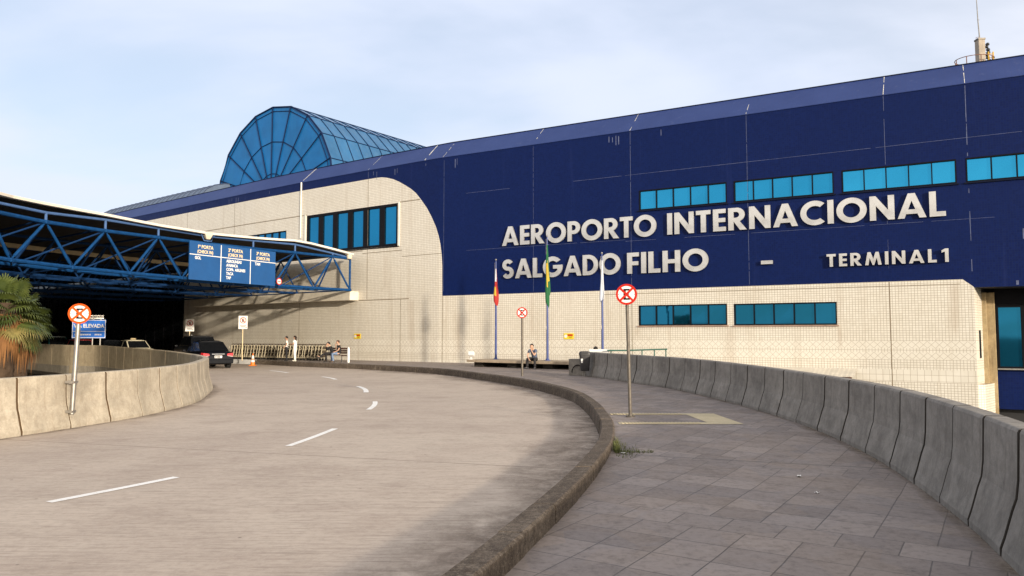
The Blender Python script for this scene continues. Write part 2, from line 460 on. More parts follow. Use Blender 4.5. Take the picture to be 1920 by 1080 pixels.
def glass_mat(name, c, rough=.04, metal=.85, wave=.02):
    t = NT(name); o = t.tc()
    n = t.noise(o, .35, 2, .5)
    t.bump(n, .05, wave)
    base = t.mix(t.noise(o, .8, 3), sc(c, .9), sc(c, 1.08))
    return t.fin(base, rough, metal, .5)
M['glass_cyan'] = glass_mat('blue reflective glass', (.02, .27, .50))
M['glass_teal'] = glass_mat('teal reflective glass', (.012, .20, .38))
M['glass_dark'] = glass_mat('dark reflective glass', (.008, .125, .225))
M['glass_car'] = basic('car glass', (.008, .009, .011), .12, 0, .1, 2, spec=.3)
def poly_mat(name, c, rough, dirt):
    t = NT(name); o = t.tc()
    n = t.noise(o, .5, 4, .6); m = t.noise(t.map(o, (1, 1, .25)), 1.8, 5, .65)
    base = t.ramp(n, [(.3, sc(c, .8)), (.7, sc(c, 1.15))])
    base = t.mix(t.maprange(m, .45, .75, 0, .45), base, dirt)
    return t.fin(base, rough, 0, .3)
M['skylight_front'] = poly_mat('blue skylight glazing', (.002, .118, .34), .4, (.006, .155, .38))
M['skylight_vault'] = poly_mat('blue skylight roof glazing', (.022, .105, .235), .22, (.07, .15, .25))
M['skylight_rib'] = basic('skylight bar', (.006, .015, .055), .7, spec=.1)
M['eave'] = None
def eave_mat():
    t = NT('blue sheet metal eave'); o = t.tc(); uv = t.tc('UV'); s_ = t.sep(uv)
    n = t.noise(o, .5, 4, .6)
    base = t.ramp(n, [(.3, (.016, .034, .135)), (.7, (.024, .046, .165))])
    w = t.math('FRACT', t.math('DIVIDE', s_[0], .22))
    ln = t.math('MULTIPLY', t.maprange(w, .0, .12, 1, 0), t.maprange(s_[0], 10, 22, .15, .6))
    base = t.mix(ln, base, (.025, .035, .13))
    base = t.mix(t.maprange(t.noise(o, 3, 5, .7), .6, .8, 0, .3), base, (.16, .18, .30))
    return t.fin(base, .55, .05, .25)
M['eave'] = eave_mat()
M['ribroof'] = basic('grey blue roof sheet', (.10, .135, .20), .5, .1, .15, .8)
M['ribroof_bar'] = basic('roof rib', (.05, .07, .12), .5, .1)
M['cap'] = basic('dark roof capping', (.006, .009, .025), .6, spec=.1)
M['seam_white'] = basic('lime streak', (.10, .12, .21), .8, 0, .3, 6)
M['seam_dark'] = basic('dark wall seam', (.20, .155, .10), .9, 0, .3, 4)
M['pipe_white'] = basic('downpipe', (.70, .67, .58), .5, 0, .1, 2)
def steel_letter():
    t = NT('brushed steel letters'); o = t.tc()
    n = t.noise(t.map(o, (1.2, 1.2, .9)), .9, 3, .5); f = t.noise(t.map(o, (1, 1, 30)), 3, 3, .6)
    base = t.ramp(n, [(.3, (.47, .45, .42)), (.5, (.66, .64, .60)), (.7, (.76, .74, .70))])
    rr = t.maprange(f, .3, .7, .24, .42)
    t.bump(t.noise(o, 1.6, 2, .5), .25, .05)
    return t.fin(base, rr, .72, .5)
M['letter'] = steel_letter()
M['letter_side'] = basic('letter return', (.10, .10, .11), .5, .3)
M['ground'] = basic('lower ground', (.07, .068, .06), .9, 0, .3, .05)
# ------------------------------------------------------------------ camera, light, sky
F_PX, EYE = 1400.0, 1.7
PITCH = math.atan(90 / F_PX)
cam_d = bpy.data.cameras.new("camera"); cam_d.sensor_width = 36; cam_d.lens = F_PX / 1920 * 36
cam_d.clip_start = .05; cam_d.clip_end = 6000
cam = bpy.data.objects.new("camera", cam_d); col.objects.link(cam)
cam.location = (0, 0, EYE); cam.rotation_euler = (math.pi / 2 + PITCH, 0, 0)
scene.camera = cam
SUN_EL = R(10.0); SUN_AZ = math.atan2(.55, -.835)          # azimuth clockwise from +Y
sd = bpy.data.lights.new("sun", 'SUN'); sd.energy = 3.4; sd.angle = R(1.7); sd.color = (1.0, .875, .71)
sun = bpy.data.objects.new("sun", sd); col.objects.link(sun)
to_sun = Vector((math.sin(SUN_AZ) * math.cos(SUN_EL), math.cos(SUN_AZ) * math.cos(SUN_EL), math.sin(SUN_EL)))
sun.rotation_euler = to_sun.to_track_quat('Z', 'Y').to_euler()
w = bpy.data.worlds.new("World"); scene.world = w; w.use_nodes = True
wt = w.node_tree; wt.nodes.clear()
def wn(t_, **k):
    n_ = wt.nodes.new(t_)
    for a, b in k.items(): setattr(n_, a, b)
    return n_
wo = wn('ShaderNodeOutputWorld'); bg = wn('ShaderNodeBackground'); wt.links.new(bg.outputs[0], wo.inputs[0])
sky = wn('ShaderNodeTexSky', sky_type='NISHITA'); sky.sun_disc = False
sky.sun_elevation = SUN_EL; sky.sun_rotation = SUN_AZ; sky.air_density = 1.0; sky.dust_density = 1.2; sky.ozone_density = 1.5
tc = wn('ShaderNodeTexCoord')
sepw = wn('ShaderNodeSeparateXYZ'); wt.links.new(tc.outputs['Generated'], sepw.inputs[0])
# clouds live on a high flat layer: direction divided by its height
mx = wn('ShaderNodeMath', operation='MAXIMUM'); wt.links.new(sepw.outputs[2], mx.inputs[0]); mx.inputs[1].default_value = .0
ad = wn('ShaderNodeMath', operation='ADD'); wt.links.new(mx.outputs[0], ad.inputs[0]); ad.inputs[1].default_value = .22
dv = wn('ShaderNodeVectorMath', operation='DIVIDE'); wt.links.new(tc.outputs['Generated'], dv.inputs[0])
cmb = wn('ShaderNodeCombineXYZ')
for i in range(3): wt.links.new(ad.outputs[0], cmb.inputs[i])
wt.links.new(cmb.outputs[0], dv.inputs[1])
mp = wn('ShaderNodeMapping'); wt.links.new(dv.outputs[0], mp.inputs[0]); mp.inputs['Scale'].default_value = (.8, 1.25, .35); mp.inputs['Rotation'].default_value = (0, 0, R(28)); mp.inputs['Location'].default_value = (3.4, 1.1, 0)
cn = wn('ShaderNodeTexNoise'); wt.links.new(mp.outputs[0], cn.inputs['Vector']); cn.inputs['Scale'].default_value = 1.35; cn.inputs['Detail'].default_value = 7; cn.inputs['Roughness'].default_value = .48; cn.inputs['Distortion'].default_value = .2
cr = wn('ShaderNodeMapRange'); cr.interpolation_type = 'SMOOTHSTEP'; wt.links.new(cn.outputs['Fac'], cr.inputs[0])
for i, q in enumerate((.34, .62, .58, .96)): cr.inputs[i + 1].default_value = q
cmix = wn('ShaderNodeMix', data_type='RGBA'); wt.links.new(cr.outputs[0], cmix.inputs[0])
wt.links.new(sky.outputs[0], cmix.inputs[6]); 
# clouds catch the low sun: paler and warmer on its side of the sky
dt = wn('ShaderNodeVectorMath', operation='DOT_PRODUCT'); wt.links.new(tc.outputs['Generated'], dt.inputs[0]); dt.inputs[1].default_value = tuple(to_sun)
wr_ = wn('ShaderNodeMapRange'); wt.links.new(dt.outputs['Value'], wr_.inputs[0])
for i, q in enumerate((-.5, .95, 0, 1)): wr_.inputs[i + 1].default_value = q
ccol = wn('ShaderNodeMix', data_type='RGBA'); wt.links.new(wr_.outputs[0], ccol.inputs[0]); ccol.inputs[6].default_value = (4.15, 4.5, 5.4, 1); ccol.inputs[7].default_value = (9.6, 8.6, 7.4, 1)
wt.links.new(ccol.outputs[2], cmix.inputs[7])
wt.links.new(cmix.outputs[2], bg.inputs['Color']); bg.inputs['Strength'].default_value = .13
scene.view_settings.view_transform = 'Standard'; scene.view_settings.look = 'None'
scene.view_settings.exposure = 0.62; scene.view_settings.gamma = 1.0
scene.view_settings.use_curve_mapping = False

# ------------------------------------------------------------------ facade survey line
FP = [(-90, 114.5), (-62, 90.2), (-35.1, 68.3), (-27.28, 62.1), (-19.3, 55.77), (-15.22, 52.69), (-9.62, 48.68),
      (-4.4525, 45.1568), (-4.4525 + .8712 * 45, 45.1568 - .4909 * 45)]
FP = [Vector(p) for p in FP]
FS = [0.0]
for a, b in zip(FP, FP[1:]): FS.append(FS[-1] + (b - a).length)
FS = [s - FS[7] for s in FS]
def seg_n(i):
    d = (FP[i + 1] - FP[i]).normalized(); return Vector((d.y, -d.x)) if d.y < 0 else Vector((d.y, -d.x))
FN = []
for i in range(len(FP)):
    n = Vector((0, 0))
    if i > 0: n += seg_n(i - 1)
    if i < len(FP) - 1: n += seg_n(i)
    n.normalize()
    if n.y > 0: n = -n
    FN.append(n)
FN[7] = (FN[8] + FN[7] * 1.0).normalized()
def fplace(u, z, off=0.0):
    """point on the terminal facade at arc length u, height z, off metres in front of it"""
    i = 0
    while i < len(FP) - 2 and u > FS[i + 1]: i += 1
    t = (u - FS[i]) / (FS[i + 1] - FS[i])
    p = FP[i].lerp(FP[i + 1], t); n = FN[i].lerp(FN[i + 1], t).normalized()
    p = p + n * off
    return Vector((p.x, p.y, z))
def fdir(u):
    a = fplace(u - .05, 0); b = fplace(u + .05, 0); return (b - a).normalized()

# ------------------------------------------------------------------ ground, road, pavement
g = MB(); g.face([(-3000, -3000, -6), (3000, -3000, -6), (3000, 3000, -6), (-3000, 3000, -6)])
tag(g.build('ground', M['ground']), kind='structure')

def swz(y): return .12 * sstep(8.0, 14.0, y)
KP = Path(catmull([(-3.6, -3.6), (-2.65, -1), (-1.9, 1), (-1.28, 2.6), (-.78, 4), (-.40, 5.1), (-.05, 6.19), (.26, 7.22), (.70, 8.77), (1.14, 10.59), (1.35, 11.69), (1.6, 13.6), (1.73, 15.7),
              (1.78, 18), (1.68, 20.6), (1.25, 23.2), (.3, 26.8), (-1.6, 31.5), (-3.6, 35.5), (-7.4, 39.9), (-12.8, 44.4), (-15.2, 46.9), (-18.1, 49),
              (-24, 54), (-35, 62.8), (-62, 84.5)], .35))
BR = Path(catmull([(.4, -2.8), (1.15, -1), (1.75, .5), (2.3, 1.9), (2.78, 3.15), (3.2, 4.3), (3.61, 5.44), (3.99, 6.52), (4.34, 7.68), (4.62, 8.74), (4.87, 9.9), (5.02, 11), (5.12, 12.2), (5.19, 13.7), (5.23, 15.5), (5.18, 18), (5.02, 20.5),
              (4.89, 21.7), (4.68, 23.0), (4.45, 24), (4.17, 25.1), (3.88, 26.2), (3.54, 27.4), (3.19, 28.7), (2.85, 30.0)], .3))
BL = Path(catmull([(-14.6, -4), (-13.2, -1), (-11.7, 2.6), (-10.6, 5.6), (-9.85, 8.5), (-9.32, 11), (-8.96, 13.1), (-8.68, 14.4), (-8.5, 15.4), (-8.3, 17.1), (-8.48, 20.0), (-9.25, 22.8),
              (-10.35, 26.0), (-11.85, 29.0), (-13.3, 31.4), (-17.1, 37), (-21, 41.5), (-24.6, 45.55), (-26.0, 46.45), (-27.6, 47.05), (-30.0, 49.2)], .3))
BL_pts = BL.p + [Vector(p) for p in ((-39.6, 58.4), (-55, 73.2))]
BL = Path(BL_pts)
def tess(poly, z, name, mat):
    pts = [Vector((p[0], p[1], z)) for p in poly]
    m_ = MB(); m_.mesh(pts, tessellate_polygon([pts]))
    o = m_.build(name, mat); return o
road_poly = [tuple(p) for p in KP.p] + [tuple(p + Vector((-.05, .02))) for p in reversed(BL.p)]
def up(o):
    for p in o.data.polygons:
        if p.normal.z < 0: p.flip()
    return o
tag(up(tess(road_poly, -.10, 'road', M['road'])), kind='structure')

# pavement: near strip between kerb and parapet, then the forecourt at the wall
def x_on(path, y, lo=0):
    for a, b in zip(path.p, path.p[1:]):
        if (a.y - y) * (b.y - y) <= 0 and abs(b.y - a.y) > 1e-9:
            return lerp(a.x, b.x, (y - a.y) / (b.y - a.y))
pv = MB(); NX = 10
ys = [-2.6 + i * .5 for i in range(66)]
ys = [y for y in ys if y < 29.9] + [29.9]
rows = []
for y in ys:
    xa = x_on(KP, y) + .12; xb = x_on(BR, y) + .18
    rows.append([Vector((lerp(xa, xb, i / NX), y, swz(y))) for i in range(NX + 1)])
for r0, r1 in zip(rows, rows[1:]):
    for i in range(NX): pv.face([r0[i], r0[i + 1], r1[i + 1], r1[i]])
far = [Vector((rows[-1][i].x, 29.9, .12)) for i in range(NX + 1)]
far += [Vector((4.3, 31.6, .12)), Vector((5.4, 33.4, .12)), Vector((6.6, 36.2, .12))]
far += [fplace(u, .12, -.02) for u in (5.5, 0, -6.25, -13.14, -18.25, -28.44, -38.42, -73.1)]
kp_far = [p for p in KP.p if p.y > 29.9 or p.x < -3]
kp_far = [p for p in kp_far if p.y > 29.95]
kk = []
for i, p in enumerate(kp_far):
    t_ = (kp_far[min(i + 1, len(kp_far) - 1)] - kp_far[max(i - 1, 0)]).normalized()
    kk.append(Vector((p.x + t_.y * .12, p.y - t_.x * .12, .12)))
far += [q for q in reversed(kk)]
pv.mesh(far, tessellate_polygon([far]))
tag(up(pv.build('pavement', M['paving'])), kind='structure')

# kerb: raised stone edging swept along the bend, with mortar joints
kb = MB(); jt = MB()
d = 0.0; random.seed(3)
while d < KP.L - .2:
    ln = min(1.02, KP.L - d); profs = []
    nsub = 3
    jz = random.uniform(-.006, .006); jx = random.uniform(-.006, .006)
    for k in range(nsub + 1):
        s_ = d + .006 + (ln - .012) * k / nsub
        p = KP.at(s_); t_ = KP.tan(s_); n_ = Vector((t_.y, -t_.x))
        ring = []
        for off, z in ((-.035 + jx, -.14), (-.012 + jx, .12 + jz), (.012 + jx, .165 + jz), (.20 + jx, .172 + jz), (.222 + jx, .155 + jz), (.228 + jx, -.05)):
            q = p + n_ * off; ring.append(Vector((q.x, q.y, z)))
        profs.append(ring)
    kb.sweep(None, profs)
    d += ln
kerb = tag(kb.build('kerb', M['kerb']), kind='structure')

# white painted kerb stretch beyond the traffic cone, joins the stone kerb
def near_s(path, pt):
    best = min(range(len(path.p)), key=lambda i: (path.p[i] - Vector(pt)).length); return path.s[best]
s0 = near_s(KP, (-16.4, 47.7)); s1 = s0 + 6.5
wk = MB(); profs = []
for k in range(9):
    s_ = s0 + (s1 - s0) * k / 8; p = KP.at(s_); t_ = KP.tan(s_); n_ = Vector((t_.y, -t_.x))
    profs.append([Vector((*(p + n_ * o_), z)) for o_, z in ((-.045, -.12), (-.020, .135), (.004, .178), (.205, .182), (.205, .1), (.0, -.12))])
wk.sweep(None, profs)
tag(wk.build('kerb_painted', M['white_paint']), kind='structure')

# silt in the gutter along the kerb, blown sand along the foot of the parapets
def silt(name, path, side, s_from, s_to, off, wd_, zf, mat):
    mb = MB(); n = int((s_to - s_from) / .4); pr = None
    for k in range(n + 1):
        s_ = s_from + (s_to - s_from) * k / n; p = path.at(s_); t_ = path.tan(s_); n_ = Vector((t_.y, -t_.x)) * side
        w_ = wd_ * (1 + .25 * math.sin(s_ * .9) + .2 * math.sin(s_ * 2.3 + 1))
        a, b = p + n_ * off, p + n_ * (off + w_)
        cur = (Vector((a.x, a.y, zf(a.y))), Vector((b.x, b.y, zf(b.y))))
        if pr: mb.face([pr[0], pr[1], cur[1], cur[0]], 0, [(0, 0), (0, 1), (0, 1), (0, 0)])
        pr = cur
    return tag(up(mb.build(name, mat, weld=False)), kind='structure')
silt('road_gutter_silt', KP, -1, 2.0, near_s(KP, (-7.4, 39.9)), .03, 1.1, lambda y: -.0955, M['gutter'])
silt('pavement_edge_sand', BR, -1, 0.2, BR.L - .2, -.02, .16, lambda y: swz(y) + .007, M['sand'])
silt('road_edge_sand', BL, 1, 2, near_s(BL, (-13.3, 31.4)), -.02, .30, lambda y: -.0945, M['gutter'])

# lane dashes
def dash(P0, P1, bend=0.0, wd=.11):
    P0 = Vector(P0); P1 = Vector(P1); d_ = (P1 - P0); n_ = Vector((d_.y, -d_.x)).normalized()
    mb = MB(); N = 6; pr = None
    for k in range(N + 1):
        t_ = k / N; c = P0.lerp(P1, t_) + n_ * (bend * 4 * t_ * (1 - t_))
        tt = (d_ + n_ * (bend * 4 * (1 - 2 * t_))).normalized(); nn = Vector((tt.y, -tt.x))
        cur = [Vector((*(c - nn * wd / 2), -.094)), Vector((*(c + nn * wd / 2), -.094))]
        if pr: mb.face([pr[0], pr[1], cur[1], cur[0]])
        pr = cur
    return tag(up(mb.build('lane_marking', M['road_paint'])), kind='structure')
dash((-5.02, 8.22), (-4.28, 9.66), .01, .12)
dash((-3.66, 12.36), (-3.44, 14.66), .02, .12)
dash((-3.51, 18.4), (-3.77, 20.7), .06, .13)
dash((-4.66, 24.0), (-5.52, 26.9), .10, .16)
dash((-7.30, 31.1), (-8.40, 33.2), .08, .16)
dash((-10.95, 36.7), (-12.6, 39.1), .05, .17)
dash((-17.0, 42.6), (-19.0, 44.6), .02, .16)

# ------------------------------------------------------------------ concrete parapets
def parapet(path, side, s_from, s_to, zb, zt, plen, mats, gap, name, label, extra_plain=None, joint=.0):
    """side = +1: the wall's back lies to the right of the direction of travel"""
    root = empty(name, (*path.at((s_from + s_to) / 2), 0))
    tag(root, label, 'barrier')
    inv = Matrix.Translation(root.location).inverted()
    def ring(s_, prof):
        p = path.at(s_); t_ = path.tan(s_); n_ = Vector((t_.y, -t_.x)) * side
        b, tp = zb(s_), zt(s_)
        return [inv @ Vector((*(p + n_ * o_), (lerp(b, tp, z) if z >= 0 else b + z))) for o_, z in prof]
    full = [(0, 0), (0, .07), (.03, .16), (.085, .36), (.118, .46), (.135, .60), (.15, .97), (.166, 1.0), (.33, 1.0), (.345, .97), (.35, -.55), (.06, -.55)]
    core = [(.022, 0), (.022, .07), (.052, .16), (.107, .36), (.14, .46), (.157, .60), (.172, .965), (.32, .965), (.32, -.45), (.08, -.45)]
    cs = []; n = int((s_to - s_from) / .25)
    for k in range(n + 1): cs.append(ring(s_from + .05 + (s_to - s_from - .1) * k / n, core))
    c = MB(); c.sweep(None, cs); c.build('core', mats[1], root)
    d_ = s_from; i = 0
    while d_ < s_to - .3:
        L_ = plen(d_); e = min(d_ + L_, s_to)
        if s_to - e < .3: e = s_to
        g_ = gap * random.uniform(.85, 1.25)
        jo = random.uniform(-.008, .008); ns_ = max(3, int((e - d_) / .3))
        pr = [(o_ + (jo if z > .02 else 0), z) for o_, z in full]
        m_ = MB(); m_.sweep(None, [ring(d_ + g_ / 2 + (e - d_ - g_) * k / ns_, pr) for k in range(ns_ + 1)], capmi=1)
        m_.build('panel', [mats[0] if not extra_plain or not extra_plain(d_) else extra_plain(d_), mats[1]], root, bevel=.007, bseg=1)
        d_ = e; i += 1
    return root
# right-hand parapet
sA, sB = 0.0, BR.L
def zb_r(s_): return swz(BR.at(s_).y) - .005
def zt_r(s_): return interp(BR.at(s_).y, [(0, .97), (6, .985), (12, 1.02), (20, 1.05), (30, 1.06)])
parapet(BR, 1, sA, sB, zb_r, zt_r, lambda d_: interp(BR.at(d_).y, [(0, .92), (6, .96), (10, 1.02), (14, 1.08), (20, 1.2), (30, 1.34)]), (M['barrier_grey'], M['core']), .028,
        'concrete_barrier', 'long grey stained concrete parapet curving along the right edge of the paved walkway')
# left-hand parapet: bends round the open well and runs on along the upper road
sT = near_s(BL, (-9.1, 22.8)); sK = near_s(BL, (-25, 46))
def zb_l(s_): return -.105
def zt_l(s_): return interp(s_, [(0, .93), (sT, .955), (sT + 9, .97), (sT + 18, 1.02), (sK, 1.13), (sK + 5, 1.15), (sK + 17, 1.19), (sK + 40, 1.2)])
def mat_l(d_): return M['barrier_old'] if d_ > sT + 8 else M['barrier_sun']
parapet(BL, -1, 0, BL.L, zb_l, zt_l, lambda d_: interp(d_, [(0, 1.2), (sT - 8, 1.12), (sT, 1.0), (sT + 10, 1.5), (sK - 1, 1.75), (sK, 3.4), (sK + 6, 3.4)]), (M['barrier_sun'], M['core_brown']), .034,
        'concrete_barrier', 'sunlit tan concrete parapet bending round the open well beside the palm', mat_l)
# slab edge of the raised road under the parapet
se = MB(); pr = []
n = 120
for k in range(n + 1):
    s_ = BL.L * k / n; p = BL.at(s_); t_ = BL.tan(s_, .5); n_ = Vector((-t_.y, t_.x))
    pr.append([Vector((*(p + n_ * o_), z)) for o_, z in ((-.6, -.14), (.375, -.14), (.375, -.62), (.1, -.9), (-.6, -.9))])
se.sweep(None, pr)
tag(se.build('road_slab_edge', M['slab_edge']), kind='structure')
# ------------------------------------------------------------------ terminal building
term = tag(empty('terminal_building', (-4.4525, 45.1568, 0)), 'long curved airport terminal clad in navy and cream tile with a blue glass barrel skylight', 'airport terminal')
TI = Matrix.Translation(-Vector(term.location))
class TB(MB):
    def build(s, name, mats, parent=None, local=True, **k):
        if local: s.v = [tuple(TI @ Vector(p)) for p in s.v]
        return MB.build(s, name, mats, parent, **k)
ZE, ZR = 12.6, 13.83
ZC = [(-6.24, 12.0), (-5.3, 12.0), (-4.9, 11.98), (-4.4, 11.9), (-3.79, 11.72), (-3.3, 11.5), (-2.78, 11.22), (-2.3, 10.94), (-1.88, 10.62), (-1.51, 10.23), (-.99, 9.62), (-.6, 9.03), (-.23, 8.35), (.0, 7.75), (.13, 7.2), (.21, 6.67), (.265, 6.0), (.28, 4.14)]
def zc(u):
    if u <= .28: return interp(u, ZC)
    return interp(u, [(27.2, 4.12), (27.6, 3.78)])
UPW = [(12.78 + 4.9 * i, 12.78 + 4.9 * i + 4.55, 8.28, 9.33) for i in range(5)]
LOW = [(12.70, 17.24, 2.24, 3.29), (17.58, 22.22, 2.22, 3.27)]
LFT = [(-12.15, -3.36, 7.42, 10.14)]
SML = [(-20.6, -14.46, 8.0, 9.30)]
openings = UPW + LOW + LFT + SML
UE = 27.6
bps = set([q for q in FS if q < 40] + [a for a, *_ in ZC] + [UE, 27.2, 40.0, 34.0])
for a, b, *_ in openings: bps |= {a, b}
for k in range(0, 32): bps.add(-64 + k * 2.0)
bps = sorted(bps); bps = [b for i, b in enumerate(bps) if i == 0 or b - bps[i - 1] > 1e-4]
cream = TB(); navy = TB()
def wall_cell(mb, u0, u1, z0a, z0b, z1a, z1b, off=0):
    ps = [(u0, z0a), (u1, z0b), (u1, z1b), (u0, z1a)]
    mb.face([fplace(u, z, off) for u, z in ps], 0, ps)
def col_fill(mb, u0, u1, lo0, lo1, hi0, hi1):
    um = (u0 + u1) / 2
    ops = sorted([(c, d_) for a, b, c, d_ in openings if a < um < b and d_ > min(lo0, lo1) and c < max(hi0, hi1)])
    a0, a1 = lo0, lo1
    for c, d_ in ops:
        if c > max(a0, a1): wall_cell(mb, u0, u1, a0, a1, c, c)
        a0 = a1 = d_
    wall_cell(mb, u0, u1, a0, a1, hi0, hi1)
for u0, u1 in zip(bps, bps[1:]):
    if u1 <= UE + 1e-6:
        col_fill(cream, u0, u1, -6, -6, zc(u0 + 1e-6), zc(u1 - 1e-6) if u1 < .28 or u0 >= .28 else zc(u1))
        col_fill(navy, u0, u1, zc(u0 + 1e-6), zc(u1 - 1e-6) if u1 < .28 or u0 >= .28 else zc(u1), ZE, ZE)
    else:
        col_fill(navy, u0, u1, 3.76, 3.76, ZE, ZE)
# return face at the corner, stepped lower wall
cA = fplace(UE, 0); cB = Vector((20.55, 32.65, 0))
def vface(mb, a, b, z0, z1, u0=0.0):
    L_ = (b - a).length
    mb.face([Vector((a.x, a.y, z0)), Vector((b.x, b.y, z0)), Vector((b.x, b.y, z1)), Vector((a.x, a.y, z1))], 0, [(u0, z0), (u0 + L_, z0), (u0 + L_, z1), (u0, z1)])
vface(cream, cA, cB, -.35, 3.78, UE)
cC = cA + Vector((.35, .05, 0)); cD = Vector((21.05, 32.75, 0))
vface(cream, cA, cC, -6, -.35, UE); vface(cream, cC, cD, -2.1, -.35, UE)
cream.face([Vector((p.x, p.y, -.35)) for p in (cA, cC, cD, cB)], 0, [(0, 0)] * 4)
wall_o = cream.build('cream_wall', M['cream'], term, weld=False)
navy_o = navy.build('navy_cladding', M['blue_tile'], term, weld=False)
# underside of the overhang + recessed ground floor at the right end
dn = Vector((.4909, .8712, 0))
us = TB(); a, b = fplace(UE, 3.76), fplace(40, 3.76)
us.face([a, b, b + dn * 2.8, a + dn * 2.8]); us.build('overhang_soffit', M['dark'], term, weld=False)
rc = TB()
r0 = fplace(UE + .6, 0) + dn * 2.0; r1 = fplace(40, 0) + dn * 2.0
vface(rc, r0, r1, -1.48, .28); rc.build('recess_navy_wall', M['blue_tile'], term, weld=False)
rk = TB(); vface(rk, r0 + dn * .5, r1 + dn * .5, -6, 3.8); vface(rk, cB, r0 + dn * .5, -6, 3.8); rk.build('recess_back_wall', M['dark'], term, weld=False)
td = Vector((.8712, -.4909, 0))
def recess_window(c0, w_, z0, z1, nm):
    fr = TB(); pn = TB()
    A = c0
    n_ = -dn
    def bar(x0, x1, za, zb):
        m = A + td * ((x0 + x1) / 2) + n_ * .02; fr.obox((m.x, m.y, (za + zb) / 2), td * ((x1 - x0) / 2), n_ * .05, (0, 0, (zb - za) / 2))
    bar(0, w_, z0, z0 + .07); bar(0, w_, z1 - .10, z1); bar(0, .09, z0 + .07, z1 - .10); bar(w_ - .09, w_, z0 + .07, z1 - .10)
    f = fr.build('window', M['black'], term)
    q = [(0.09, z0 + .07), (w_ - .09, z0 + .07), (w_ - .09, z1 - .10), (.09, z1 - .10)]
    pn.face([Vector(((A + td * x).x, (A + td * x).y, z)) for x, z in q]); pn.build('pane', M['glass_dark'], f, weld=False)
w0 = fplace(UE, 0) + dn * 1.96
base_x = .86
for i in range(6): recess_window(w0 + td * (base_x + i * 1.0), 1.0, .30, 3.05, '')
sl = TB(); m = w0 + td * (base_x + 2.84) - dn * .06; sl.obox((m.x, m.y, .265), td * 2.85, dn * .12, (0, 0, .03)); sl.build('window_sill', M['steel'], term)
hd = TB(); m = w0 + td * (base_x + 2.84) - dn * .02; hd.obox((m.x, m.y, 3.42), td * 2.9, dn * .1, (0, 0, .36)); hd.build('window_head', M['black'], term)
for x, wd_, dd in ((.30, .15, 1.55), (.60, .17, 1.82)):
    c_ = TB(); m = fplace(UE, 0) + dn * dd + td * (x + .05); c_.obox((m.x, m.y, -1.2), td * wd_, dn * .17, (0, 0, 4.8)); c_.build('concrete_column', M['tan_concrete'], term, bevel=.02)
sw_ = TB(); m = (cA * .45 + cB * .55) + Vector((-.0, -.0, 0)); t2 = (cB - cA).normalized(); n2 = Vector((t2.y, -t2.x, 0))
sw_.obox((m.x, m.y, 1.35), t2 * .14, n2 * .02, (0, 0, .6)); sw_.build('vent_slot', M['black'], term)

# windows
def facade_window(u0, u1, z0, z1, n, fw, mull, glass, sill=None, rec=.07):
    fr = TB()
    def bar(a, b, za, zb, o0=-.10, o1=.012):
        N = max(1, int((b - a) / 2.2))
        for k in range(N):
            x0, x1 = lerp(a, b, k / N), lerp(a, b, (k + 1) / N)
            p = [fplace(x0, za, o0), fplace(x1, za, o0), fplace(x1, zb, o0), fplace(x0, zb, o0), fplace(x0, za, o1), fplace(x1, za, o1), fplace(x1, zb, o1), fplace(x0, zb, o1)]
            fr.mesh(p, [(0, 1, 2, 3), (4, 5, 6, 7), (0, 1, 5, 4), (3, 2, 6, 7), (0, 3, 7, 4), (1, 2, 6, 5)])
    bar(u0, u1, z0, z0 + fw); bar(u0, u1, z1 - fw, z1)
    W = (u1 - u0 - 2 * fw - (n - 1) * mull) / n
    bar(u0, u0 + fw, z0 + fw, z1 - fw); bar(u1 - fw, u1, z0 + fw, z1 - fw)
    pn = TB()
    for i in range(n):
        a = u0 + fw + i * (W + mull)
        if i < n - 1: bar(a + W, a + W + mull, z0 + fw, z1 - fw, -.10, .004)
        t1, t2_ = random.uniform(-.006, .006), random.uniform(-.006, .006)
        pn.face([fplace(a, z0 + fw, -rec + t1), fplace(a + W, z0 + fw, -rec - t1 + t2_), fplace(a + W, z1 - fw, -rec - t1 - t2_), fplace(a, z1 - fw, -rec + t1 - t2_)])
    f = fr.build('window', M['black'], term)
    pn.build('pane', glass, f, weld=False)
    if sill:
        s_ = TB()
        p = [fplace(u0 - .08, z0 - .07, .0), fplace(u1 + .08, z0 - .07, .0), fplace(u1 + .08, z0 - .005, .0), fplace(u0 - .08, z0 - .005, .0)]
        q = [fplace(u0 - .08, z0 - .07, .07), fplace(u1 + .08, z0 - .07, .07), fplace(u1 + .08, z0 - .015, .07), fplace(u0 - .08, z0 - .015, .07)]
        s_.mesh(p + q, [(4, 5, 6, 7), (0, 1, 5, 4), (3, 2, 6, 7), (0, 3, 7, 4), (1, 2, 6, 5)]); s_.build('sill', sill, f)
M['sill'] = basic('stained sill', (.34, .23, .17), .8, 0, .25, 3)
for q in UPW: facade_window(*q, 5, .055, .05, M['glass_cyan'], M['cap'])
for q in LOW: facade_window(*q, 5, .06, .055, M['glass_dark'], M['sill'])
for q in LFT: facade_window(*q, 6, .16, .42, M['glass_teal'], M['black'], .09)
for q in SML: facade_window(*q, 7, .07, .06, M['glass_teal'], M['cap'])

